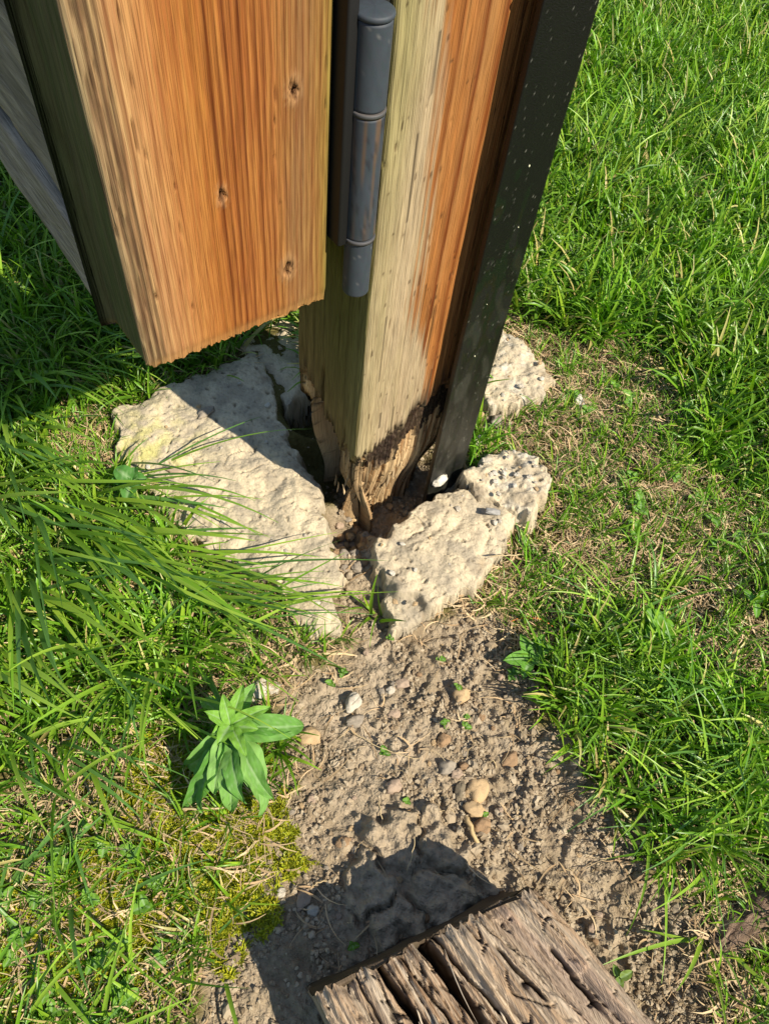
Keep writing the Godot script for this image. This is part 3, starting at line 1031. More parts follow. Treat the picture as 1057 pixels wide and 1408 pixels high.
func build_timber() -> void:
	var e := Vector3(0.85927, 0, -0.51153)               # across the end, left to right
	var at := px(430, 1370, 0.087)
	at.y = GROUND
	var root := thing("weathered_timber", "weathered split timber end lying on the soil nearest the viewer", "timber", at, atan2(0.51153, 0.85927))
	var wide := 0.203
	var long := 0.34
	var high := 0.104
	# section from the lower left, up, over the top and down the right
	var path := PackedVector2Array()
	for k in 14:
		path.append(Vector2(0, lerpf(-0.02, high - 0.004, k / 14.0)))
	for k in 230:
		path.append(Vector2(lerpf(0.002, wide - 0.002, k / 229.0), high))
	for k in 14:
		path.append(Vector2(wide, lerpf(high - 0.004, -0.02, (k + 1) / 14.0)))
	for k in 8:
		path.append(Vector2(lerpf(wide - 0.02, 0.02, k / 7.0), -0.02))
	var nx := path.size()
	var rows := 210
	var v := PackedVector3Array()
	var c := PackedColorArray()
	var pale := lit(212, 196, 172, 0.8)
	var warm := lit(190, 164, 134, 0.8)
	var greyb := lit(156, 142, 126, 0.78)
	var dark := lit(44, 35, 28, 0.7)
	var red := lit(190, 164, 148, 0.78)
	# splits: where across, how wide, how deep, drift along the length
	var splits := [[0.165, 0.005, 0.008, -0.01], [0.285, 0.016, 0.034, 0.035], [0.375, 0.005, 0.010, 0.03], [0.47, 0.03, 0.045, 0.075], [0.53, 0.007, 0.014, 0.09], [0.685, 0.009, 0.016, 0.06], [0.87, 0.006, 0.009, 0.02]]
	for j in rows:
		var t := j / (rows - 1.0)
		var z := t * long
		for i in nx:
			var p := path[i]
			var s := p.x / wide
			var on_top := p.y > high - 0.001
			var q := p
			var f := n1.get_noise_2d(s * 26.0, z * 5.0)
			var f2 := n1.get_noise_2d(s * 85.0, z * 11.0)
			var f3 := n1.get_noise_2d(s * 210.0, z * 24.0)
			var col := pale.lerp(warm, clampf(0.45 + 0.9 * f, 0.0, 1.0)).lerp(greyb, clampf(f2 * 1.1, 0.0, 0.7))
			col = col.lerp(red, 0.5 * smooth(0.7, 0.85, s) * smooth(-0.2, 0.4, n1.get_noise_2d(s * 6.0, z * 8.0)))
			if on_top:
				var plate := floorf((n1.get_noise_2d(s * 7.0 + 0.4 * t, z * 5.5) + 1.0) * 3.5)
				var drop := -0.003 * f - 0.0012 * f2 - 0.0006 * f3 - 0.0021 * (plate - 3.0)
				var gash := 0.0
				for sp in splits:
					var w: float = absf(s - sp[0] - sp[3] * t * 2.0 - 0.016 * n1.get_noise_2d(z * 10.0, sp[0] * 50.0) - 0.004 * n1.get_noise_2d(z * 50.0, sp[0] * 30.0))
					var ww: float = sp[1] * (1.0 + 0.6 * n1.get_noise_2d(z * 8.0, sp[0] * 90.0) + 0.8 * t)
					var k := smooth(ww, ww * 0.4, w)
					if sp[0] > 0.6:                          # the outer checks come and go
						k *= smooth(-0.2, 0.25, n1.get_noise_2d(z * 16.0 + 50.0, sp[0] * 40.0))
					drop += sp[2] * k
					gash = maxf(gash, k)
				# long lens-shaped checks that follow the grain
				var sw := s - 0.12 * t + 0.02 * n1.get_noise_2d(z * 14.0, s * 5.0)
				var r1 := absf(n1.get_noise_2d(sw * 9.0 + 40.0, z * 9.0))
				var r2 := absf(n1.get_noise_2d(sw * 24.0 + 10.0, z * 13.0))
				var fibrous := smooth(0.24, 0.32, sw) * smooth(0.56, 0.5, sw)
				var k1 := smooth(0.06, 0.015, r1) * smooth(-0.25, 0.2, n1.get_noise_2d(sw * 7.0 + 90.0, z * 14.0))
				var k2 := smooth(0.10, 0.03, r2) * clampf(fibrous + 0.6 * smooth(0.3, 0.6, n1.get_noise_2d(sw * 5.0, z * 7.0 + 30.0)), 0.0, 1.0)
				drop += (0.006 * k1 + 0.004 * k2) * smooth(-0.002, 0.02, z)
				gash = maxf(gash, maxf(k1 * 0.9, k2 * 0.75))
				var k3 := smooth(0.045, 0.012, absf(n1.get_noise_2d(s * 5.0 + 33.0, z * 26.0))) * smooth(0.15, 0.4, n1.get_noise_2d(s * 8.0 + 3.0, z * 13.0))
				drop += 0.005 * k3
				gash = maxf(gash, k3 * 0.85)
				# slabs lying at different levels: the right one highest, stepping down towards its outer edge
				drop -= 0.007 * smooth(0.55, 0.6, sw + 0.03 * f) - 0.004 * fibrous * (0.5 + f2)
				var flake := smooth(-0.02, 0.03, n1.get_noise_2d(sw * 6.5 + 12.0, z * 10.0 + 7.0))
				drop += 0.0028 * flake * smooth(0.6, 0.7, sw)
				col = col.lerp(greyb, 0.4 * flake * smooth(0.6, 0.7, sw))
				col = col.lerp(lit(150, 112, 76, 0.7), fibrous * clampf(0.4 + f3, 0.0, 1.0) * 0.8)
				drop += 0.012 * smooth(0.92, 1.0, s) + 0.004 * smooth(0.04, 0.0, s) + 0.004 * smooth(0.01, 0.0, z)
				col = col.lerp(dark, smooth(0.3, 0.75, f3) * 0.4)
				col = col.lerp(dark, clampf(gash * 0.85, 0.0, 1.0))
				var fr := 1.0 + 0.12 * n1.get_noise_2d(s * 420.0, z * 30.0)
				col = Color(col.r * fr, col.g * fr, col.b * fr)
				q.y -= drop
			else:
				q.x += (1.0 if s > 0.5 else -1.0) * (0.004 * f2 + 0.004 * n1.get_noise_2d(p.y * 40.0, z * 8.0))
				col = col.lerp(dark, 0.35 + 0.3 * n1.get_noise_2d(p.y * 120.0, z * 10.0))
			var zz := z - 0.004 * n1.get_noise_2d(s * 30.0, p.y * 30.0) * smooth(0.03, 0.0, z) + smooth(0.02, 0.0, z) * (-0.010 * (1.0 - p.y / high))
			v.append(Vector3(q.x + z * (0.14 + 0.2 * s), q.y, zz))
			c.append(col)
	var mat := wood_mat("timber_wood", 0.16)
	mat.uv1_scale = Vector3(26, 26, 0.7)
	part("timber_body", grid(nx, rows, v, c, true, true), mat, root)
	for end in [0, rows - 1]:
		var vv := PackedVector3Array()
		for i in nx:
			if i % 2 == 0:
				vv.append(v[end * nx + i])
		part("sawn_end", cap(vv, lit(128, 112, 92), Vector3(0, 0, -1) if end == 0 else Vector3(0, 0, 1)), mat, root)
	for k in 26:
		var s := rng.randf_range(0.25, 0.75)
		var z := rng.randf_range(0.01, 0.2)
		part("splinter", sliver(Vector3(s * wide + z * (0.14 + 0.2 * s), high - 0.004 + rng.randf_range(-0.004, 0.002), z), Vector3(rng.randf_range(0.0, 0.2), rng.randf_range(-0.05, 0.1), 1).normalized(), rng.randf_range(0.03, 0.08), rng.randf_range(0.0012, 0.003), pale.lerp(dark, rng.randf() * 0.9)), straw_mat, root)

# ------------------------------------------------------------------ stones and crumbs

func build_stones() -> void:
	var meshes: Array = []
	for k in 9:
		meshes.append(pebble_mesh(k + 2, 0.62 + 0.03 * k, 0.3, 18, 11))
	var m := StandardMaterial3D.new()
	m.resource_name = "stone"
	m.vertex_color_use_as_albedo = true
	m.roughness = 0.8
	m.heightmap_enabled = true
	m.heightmap_texture = fine_bump
	m.heightmap_scale = 0.06
	m.uv1_triplanar = true
	m.uv1_scale = Vector3(1.4, 1.4, 1.4)
	var tints := {"pale": lit(214, 204, 184, 0.72), "tan": lit(206, 176, 132, 0.72), "grey": lit(168, 156, 138, 0.72), "pink": lit(190, 166, 142, 0.72), "dark": lit(132, 120, 98, 0.72), "blue": lit(176, 174, 168, 0.72), "brown": lit(172, 140, 104, 0.72), "white": lit(232, 224, 206, 0.72)}
	var mats := {}
	for k in tints:
		var q: StandardMaterial3D = m.duplicate()
		var col: Color = tints[k]
		q.albedo_color = col.linear_to_srgb()
		mats[k] = q
	# pixel place, long and short size in pixels, turn, tint, height of its bed, label
	var list := [
		[485, 967, 30, 20, 1.2, "pale", 0.0, "pale upright pebble on the soil, upper of two touching ones near the leafy weed"],
		[488, 991, 26, 19, 0.5, "grey", 0.0, "grey oval pebble just below the pale upright one, right of the leafy weed"],
		[426, 1013, 30, 24, 0.3, "tan", 0.0, "tan pebble touching the tip of the leafy weed's rightmost leaf"],
		[655, 1085, 40, 29, 1.3, "tan", 0.0, "largest tan pebble on the bare soil, in the cluster above the dry stick"],
		[652, 1113, 26, 22, 0.2, "tan", 0.0, "squat tan pebble directly below the largest pebble, at the stick's end"],
		[614, 1057, 24, 20, 0.6, "grey", 0.0, "grey pebble at the upper left end of the soil's pebble cluster"],
		[632, 1086, 28, 15, 1.4, "dark", 0.0, "dark narrow pebble standing against the largest tan pebble"],
		[541, 1083, 24, 19, 0.4, "pink", 0.0, "lone pinkish pebble half sunk in the middle of the bare soil"],
		[627, 1066, 16, 13, 0.4, "pink", 0.0, "small pink pebble between the grey and the largest tan pebble"],
		[663, 1135, 24, 20, 0.4, "brown", 0.0, "brown lump of stone right of the dry stick"],
		[640, 1053, 18, 14, 0.4, "brown", 0.0, "small brown pebble above the soil's pebble cluster"],
		[553, 940, 20, 16, 0.4, "pink", 0.0, "pink pebble on the crumbly soil below the concrete lump's tip"],
		[537, 948, 14, 11, 0.9, "pale", 0.0, "small pale pebble left of the pink one below the concrete lump"],
		[543, 980, 20, 15, 0.9, "pink", 0.0, "pink rough pebble on the soil right of the two touching pebbles"],
		[634, 958, 26, 22, 0.7, "tan", 0.0, "broad tan stone on the crumbly soil towards the right seedling"],
		[610, 1018, 22, 18, 0.7, "brown", 0.0, "brown stone above the grey pebble of the cluster"],
		[357, 952, 38, 28, 0.9, "pale", 0.004, "flat pale stone in the dry grass just above the leafy weed"],
		[378, 948, 18, 15, 0.9, "pale", 0.004, "small pale stone beside the flat stone above the leafy weed"],
		[416, 1236, 28, 18, 1.2, "pink", 0.0, "pinkish upright stone left of the timber's shadow"],
		[430, 1252, 15, 13, 0.4, "pale", 0.0, "small pale stone below the pinkish upright one, by the timber's shadow"],
		[366, 1230, 18, 15, 0.7, "pink", 0.0, "pink pebble at the moss edge, left of a pale twin"],
		[386, 1227, 13, 12, 0.7, "pale", 0.0, "pale small pebble right of the pink pebble at the moss edge"],
		[472, 1158, 18, 14, 0.7, "brown", 0.0, "brown pebble at the upper tip of the timber's shadow"],
		[490, 1168, 13, 11, 0.7, "grey", 0.0, "grey small pebble inside the upper tip of the timber's shadow"],
		[604, 661, 26, 20, 0.9, "white", 1.017, "whitish stone on the concrete lump at the foot of the black bar"],
		[661, 563, 17, 15, 0.4, "tan", 0.012, "tan pebble between the black bar and the rear concrete lump"],
		[683, 577, 22, 15, 1.3, "grey", 0.01, "grey upright pebble in the gap right of the black bar"],
		[671, 587, 12, 10, 1.3, "tan", 0.01, "tiny tan pebble between two larger ones right of the black bar"],
		[657, 604, 22, 18, 1.3, "pale", 0.01, "pale pebble close to the black bar's lower right edge"],
		[677, 705, 22, 12, 0.2, "blue", 1.022, "bluish grey pebble set in the right concrete lump"],
		[796, 549, 18, 22, 0.2, "white", 0.01, "white stone in the thin dry grass right of the rear concrete lump"],
		[243, 648, 28, 14, 0.2, "pink", 1.003, "pinkish flat pebble set in the large left concrete lump"],
		[283, 570, 26, 14, 0.9, "grey", 1.003, "grey stone on the left concrete lump at the edge of the post's shadow"],
		[1012, 1372, 30, 18, 0.8, "brown", 0.004, "brown chip of stone in the grass at the lower right corner"],
		[786, 860, 16, 14, 0.8, "pale", 0.004, "pale pebble in the thin grass right of the concrete lump's front"],
		[392, 1010, 18, 13, 0.8, "brown", 0.0, "brown pebble under the rightmost leaf of the leafy weed"],
		[428, 1098, 14, 12, 0.8, "pink", 0.0, "pink pebble on the soil right of the leafy weed's lowest leaf"],
		[700, 1045, 26, 20, 0.8, "brown", 0.0, "shaded brown stone on the soil beside the right grass tuft's curl"]]
	for k in list.size():
		var q: Array = list[k]
		place_stone(q[0], q[1], q[2], q[3], q[4], q[6], meshes[k % 9], mats[q[5]], q[7], "")
	# gravel at the foot of the post
	for k in 46:
		var a := rng.randf()
		var x := lerpf(452, 500, rng.randf()) + 14.0 * a
		var y := lerpf(712, 790, pow(rng.randf(), 1.3))
		var s := rng.randf_range(7, 17)
		place_stone(x, y, s, s * rng.randf_range(0.75, 1.0), rng.randf() * 3.0, -0.021 + rng.randf() * 0.006, meshes[rng.randi() % 9], mats[["grey", "brown", "pink", "tan"][rng.randi() % 4]], "small rounded pebble in the gravel at the post's rotted foot", "gravel pebbles at the foot of the post")
	for k in 55:
		var x := rng.randf_range(400, 880)
		var y := rng.randf_range(880, 1330)
		var w := px(x, y)
		if soil_share(w.x, w.z) < 0.6:
			continue
		var s := rng.randf_range(6, 12)
		place_stone(x, y, s, s * rng.randf_range(0.7, 1.0), rng.randf() * 3.0, 0.0, meshes[rng.randi() % 9], mats[["grey", "brown", "pink", "tan", "brown"][rng.randi() % 5]], "tiny pebble lying loose on the bare soil", "tiny loose pebbles on the soil")
	for k in 120:                                            # bits lying on the concrete
		var b := rng.randi() % 4
		var poly: PackedVector2Array = blocks[b]
		var p := poly[rng.randi() % poly.size()].lerp(poly[rng.randi() % poly.size()], rng.randf_range(0.2, 0.8))
		if inside_by(poly, p) < 0.008:
			continue
		var o := part("concrete_bit", meshes[rng.randi() % 9], mats[["tan", "pale", "pale", "white"][rng.randi() % 4]], self)
		var s := rng.randf_range(0.003, 0.009)
		o.position = Vector3(p.x, [0.0055, 0.0175, 0.031, 0.014][b], p.y)
		o.scale = Vector3(s, s * 0.7, s * 0.9)
		o.rotation.y = rng.randf() * 6.0
		tag(o, "tiny crumb of aggregate on a concrete lump", "crumb", "aggregate crumbs on the concrete lumps")

func place_stone(u: float, v: float, a: float, b: float, turn: float, bed: float, mesh: Mesh, mat: Material, label: String, group: String) -> void:
	var p := px(u, v, bed - 1.0 if bed > 0.5 else GROUND + bed + 0.003)      # beds over 0.5 stand for 1 + the height of the concrete
	var per := p.distance_to(Vector3(0, EYE, 0)) / 1060.0
	var o := part("pebble", mesh, mat, self)
	var y := bed - 1.0
	if bed < 0.5:
		y = level(p.x, p.z) + maxf(bed, 0.0) * 0.3
	o.position = Vector3(p.x, y + b * per * 0.18, p.z)
	o.scale = Vector3(a * per, b * per * 0.95, b * per * 1.1)
	o.rotation = Vector3(rng.randf_range(-0.25, 0.25), turn, rng.randf_range(-0.2, 0.2))
	tag(o, label, "pebble", group)

func free_of_things(x: float, z: float, margin := 0.0) -> bool:
	var p := Vector2(x, z)
	for poly: PackedVector2Array in blocks:
		if inside_by(poly, p) > -margin:
			return false
	var w := Vector3(x, 0, z)
	var u := w.dot(UX)
	var n := w.dot(NX)
	if u > 0.3 and u < 0.5 and n < -0.345 and n > -0.54 or among(hole_spots, x, z) > -0.15:
		return false
	var e := w - px(430, 1370, 0.087) * Vector3(1, 0, 1)
	var s := e.dot(Vector3(0.85927, 0, -0.51153))
	var t := e.dot(Vector3(0.51153, 0, 0.85927))
	return not (s > -0.005 and s < 0.21 + 0.34 * t and t > -0.005)

func build_soil_crumbs() -> void:
	var m := StandardMaterial3D.new()
	m.resource_name = "soil_crumb"
	m.vertex_color_use_as_albedo = true
	m.roughness = 0.95
	m.metallic_specular = 0.2
	var soil_c := lit(178, 164, 140, 0.88)
	var soil_d := lit(138, 120, 96, 0.84)
	for k in 4:
		var places: Array = []
		var tints := PackedColorArray()
		var tries := 0
		while places.size() < 8000 and tries < 60000:
			tries += 1
			var x := rng.randf_range(-0.42, 0.56)
			var z := rng.randf_range(-0.78, 0.1)
			var so := soil_share(x, z)
			if rng.randf() > so * (0.10 + 0.9 * smooth(0.0, 0.45, n1.get_noise_2d(x * 14.0, z * 14.0 + 5.0) + 0.45 * smooth(0.0, 0.09, x - 0.03) - 0.1)) + 0.02:
				continue
			var s := 0.0009 + (0.006 if rng.randf() < 0.97 else 0.014) * pow(rng.randf(), 4.0)
			if mud_plate(x, z) > 0.3 and rng.randf() < 0.8:
				continue
			var b := Basis.from_euler(Vector3(rng.randf() * 6.3, rng.randf() * 6.3, rng.randf() * 6.3)).scaled(Vector3(s, s * rng.randf_range(0.6, 1.0), s))
			places.append(Transform3D(b, Vector3(x, level(x, z) + s * 0.2, z)))
			var c := soil_d.lerp(soil_c, rng.randf())
			tints.append(c)
		multi("soil_crumbs", clod_mesh(90 + k), m, places, tints, ["finest loose crumbs of earth over the bare soil", "rounded loose crumbs of earth over the bare soil", "angular loose crumbs of earth over the bare soil", "flattish loose crumbs of earth over the bare soil"][k], "soil crumbs")

# ------------------------------------------------------------------ grass

var bv := PackedVector3Array()
var bn := PackedVector3Array()
var bc := PackedColorArray()
var bi := PackedInt32Array()

func blades_begin() -> void:
	bv = PackedVector3Array()
	bn = PackedVector3Array()
	bc = PackedColorArray()
	bi = PackedInt32Array()

# one blade: leans at lean from the vertical and bends over by droop along its length; folded along its middle
func blade(at: Vector3, az: float, long: float, wide: float, lean: float, droop: float, segs: int, tint: Color, twist := 0.0, floor_y := -9.0, swerve := 0.0) -> void:
	var p := at
	var first := bv.size()
	for k in segs + 1:
		var t := float(k) / segs
		var phi := lean + droop * t * t
		var a := az + swerve * t
		var flat := Vector3(cos(a), 0, sin(a))
		var dir := flat * sin(phi) + Vector3(0, cos(phi), 0)
		if k > 0:
			p += dir * (long / segs)
			if p.y < floor_y:
				p.y = floor_y + 0.001
		var side := Vector3(-sin(a), 0, cos(a))
		var up := side.cross(dir).normalized()
		var tw := twist * t
		var sd := side * cos(tw) + up * sin(tw)
		var nr := sd.cross(dir).normalized()
		if nr.y < 0.0:
			nr = -nr
		var w := wide * 0.5 * (0.55 + 0.45 * smooth(0.0, 0.25, t)) * pow(maxf(0.0, 1.0 - pow(t, 1.7)), 0.7)
		if k == segs:
			w = 0.0002
		var fold := nr * (w * 0.32)
		bv.append(p - sd * w + fold)
		bv.append(p)
		bv.append(p + sd * w + fold)
		bn.append((nr + sd * 0.35).normalized())
		bn.append(nr)
		bn.append((nr - sd * 0.35).normalized())
		for q in 3:
			var f := (0.94 if q == 1 else 1.03)
			bc.append(Color(tint.r * f * (1.12 - 0.12 * t), tint.g * f, tint.b * f))
		if k < segs:
			var o := first + k * 3
			bi.append_array(PackedInt32Array([o, o + 3, o + 1, o + 1, o + 3, o + 4, o + 1, o + 4, o + 2, o + 2, o + 4, o + 5]))

func blades_end() -> ArrayMesh:
	return mesh_of(bv, bn, bc, bi)

func green() -> Color:
	var r := rng.randf()
	if r < 0.08:
		return Color(0.46, 0.44, 0.16)
	if r < 0.15:
		return Color(0.36, 0.50, 0.14)
	if r < 0.44:
		return Color(0.26, 0.43, 0.035).lerp(Color(0.18, 0.36, 0.025), rng.randf())
	if r < 0.72:
		return Color(0.145, 0.32, 0.022)
	return Color(0.09, 0.22, 0.022).lerp(Color(0.13, 0.28, 0.025), rng.randf())

func in_view(x: float, z: float) -> bool:               # the stretch of lawn the picture can see, with a margin all round
	if z > 0.32 or z < -2.5:
		return false
	var d := -z
	return x > -1.0 - d * 0.42 and x < 1.1 + d * 0.22

func build_lawn() -> void:
	# four kinds of small tuft, each a handful of blades
	for kind in 6:
		blades_begin()
		var count := 9
		for k in count:
			var c := green()
			var at := Vector3(rng.randf_range(-0.008, 0.008), -0.004, rng.randf_range(-0.008, 0.008))
			blade(at, rng.randf() * TAU, rng.randf_range(0.025, 0.07), rng.randf_range(0.0022, 0.0045), rng.randf_range(0.05, 0.7), rng.randf_range(0.2, 1.6), 5, Color(c.r, c.g, c.b), rng.randf_range(-0.9, 0.9))
		var m := blades_end()
		var places: Array = []
		var tints := PackedColorArray()
		var tries := 0
		while places.size() < 5900 and tries < 120000:
			tries += 1
			var x := rng.randf_range(-2.1, 1.7)
			var z := rng.randf_range(-2.5, 0.32)
			if not in_view(x, z):
				continue
			var so := 0.0
			var th := -1.0
			if x > -0.5 and x < 0.7 and z > -0.9:
				so = soil_share(x, z)
				th = among(thin_spots, x, z)
			var keep := (1.0 - smooth(0.1, 0.7, so)) * (1.0 - 0.2 * smooth(-0.25, 0.35, th) - 0.3 * smooth(0.1, 0.5, among(moss_spots, x, z)))
			if so > 0.7:
				keep *= 0.0
			if rng.randf() > keep or not free_of_things(x, z, 0.002):
				continue
			var s := rng.randf_range(0.7, 1.35)
			if th > -0.15:
				s *= 0.6
			if z < -0.72 and th < -0.3:
				s *= 1.35
			var b := Basis.from_euler(Vector3(rng.randf_range(-0.25, 0.25), rng.randf() * TAU, rng.randf_range(-0.25, 0.25))).scaled(Vector3(s, s, s))
			places.append(Transform3D(b, Vector3(x, level(x, z), z)))
			var f := rng.randf_range(0.8, 1.15) * (1.0 + 0.2 * n1.get_noise_2d(x * 6.0, z * 6.0))
			tints.append(Color(f * rng.randf_range(0.92, 1.15), f, f))
		multi("lawn_grass", m, leaf_mat, places, tints, ["short green lawn grass over the ground round the post", "fine upright lawn grass over the ground round the post", "bent bright lawn grass over the ground round the post", "mixed dark lawn grass over the ground round the post", "loose leaning lawn grass over the ground round the post", "curled thin lawn grass over the ground round the post"][kind], "grass")

func build_thatch() -> void:
	for kind in 3:
		blades_begin()
		for k in 7:
			var c := lit(224, 204, 160, 0.75).lerp(lit(168, 138, 94, 0.75), rng.randf())
			blade(Vector3(rng.randf_range(-0.012, 0.012), rng.randf_range(0.0, 0.004), rng.randf_range(-0.012, 0.012)), rng.randf() * TAU, rng.randf_range(0.012, 0.04), rng.randf_range(0.0007, 0.0022), rng.randf_range(1.1, 1.55), rng.randf_range(-0.3, 0.5), 4, c, rng.randf_range(-1.5, 1.5), 0.0003, rng.randf_range(-1.2, 1.2))
		var m := blades_end()
		var places: Array = []
		var tints := PackedColorArray()
		var tries := 0
		while places.size() < 3100 and tries < 60000:
			tries += 1
			var x := rng.randf_range(-1.05, 1.1)
			var z := rng.randf_range(-1.25, 0.2)
			var so := soil_share(x, z)
			var th := among(thin_spots, x, z)
			var keep := maxf(0.62 * smooth(-0.4, 0.3, th), 0.2) * (1.0 - 0.45 * smooth(-0.1, 0.3, among(moss_spots, x, z))) * (1.0 - 0.93 * smooth(0.3, 0.9, so))
			if rng.randf() > keep or not free_of_things(x, z, -0.004):
				continue
			var s := rng.randf_range(0.7, 1.3)
			var b := Basis.from_euler(Vector3(rng.randf_range(-0.15, 0.15), rng.randf() * TAU, rng.randf_range(-0.15, 0.15))).scaled(Vector3(s, s, s))
			places.append(Transform3D(b, Vector3(x, level(x, z) + 0.001, z)))
			var f := rng.randf_range(0.65, 1.1)
			tints.append(Color(f, f, f))
		multi("dead_thatch", m, straw_mat, places, tints, ["dry straw-coloured dead grass lying between the blades", "curled dead grass bits lying between the blades", "broken dead grass stems lying between the blades"][kind], "dead grass")

func build_moss() -> void:
	blades_begin()
	for k in 11:
		var c := Color(0.46, 0.46, 0.03).lerp(Color(0.28, 0.36, 0.025), rng.randf())
		blade(Vector3(rng.randf_range(-0.003, 0.003), 0, rng.randf_range(-0.003, 0.003)), rng.randf() * TAU, rng.randf_range(0.004, 0.008), 0.0016, rng.randf_range(0.1, 0.9), rng.randf_range(0.2, 1.4), 2, c)
	var m := blades_end()
	var places: Array = []
	var tints := PackedColorArray()
	var tries := 0
	while places.size() < 7000 and tries < 60000:
		tries += 1
		var x := rng.randf_range(-0.5, 0.1)
		var z := rng.randf_range(-0.4, 0.2)
		var k := among(moss_spots, x, z) + 0.5 * n1.get_noise_2d(x * 28.0, z * 28.0) + 0.35 * n1.get_noise_2d(x * 75.0, z * 75.0) - 0.12
		if rng.randf() > smooth(-0.25, 0.2, k):
			continue
		var s := rng.randf_range(0.55, 1.25)
		places.append(Transform3D(Basis.from_euler(Vector3(rng.randf_range(-0.5, 0.5), rng.randf() * TAU, rng.randf_range(-0.5, 0.5))).scaled(Vector3(s, s, s)), Vector3(x, level(x, z) + 0.001, z)))
		var f := rng.randf_range(0.6, 1.15)
		tints.append(Color(f, f, f))
	multi("moss", m, leaf_mat, places, tints, "yellow-green moss cushion on the ground below the leafy weed", "moss")

# a tuft of long blades, each blade a part
func tuft(u: float, v: float, spread: float, count: int, toward: Vector2, fan: float, long: Vector2, wide: Vector2, lean: Vector2, droop: Vector2, label: String, group := "", hue := 0.0) -> void:
	var p := px(u, v)
	p.y = level(p.x, p.z)
	var root := thing("grass_tuft", label, "grass tuft", p, 0.0, group)
	var q := px(u + toward.x, v + toward.y) - px(u, v)
	var az := atan2(q.z, q.x)
	for k in count:
		blades_begin()
		var off := Vector3(rng.randf_range(-1, 1), 0, rng.randf_range(-1, 1)) * spread
		var c := Color(0.17, 0.35, 0.028).lerp(Color(0.34, 0.52, 0.06), rng.randf())
		if rng.randf() < 0.3:
			c = Color(0.11, 0.25, 0.05)
		c = c.lerp(Color(0.2, 0.3, 0.03), hue)
		var l := rng.randf_range(long.x, long.y)
		blade(off - Vector3(0, 0.005, 0), az + rng.randfn(0.0, fan), l, rng.randf_range(wide.x, wide.y), rng.randf_range(lean.x, lean.y), rng.randf_range(droop.x, droop.y), 12, c, rng.randf_range(-0.8, 0.8), -9.0, rng.randf_range(-0.35, 0.35))
		part("blade", blades_end(), leaf_mat, root)

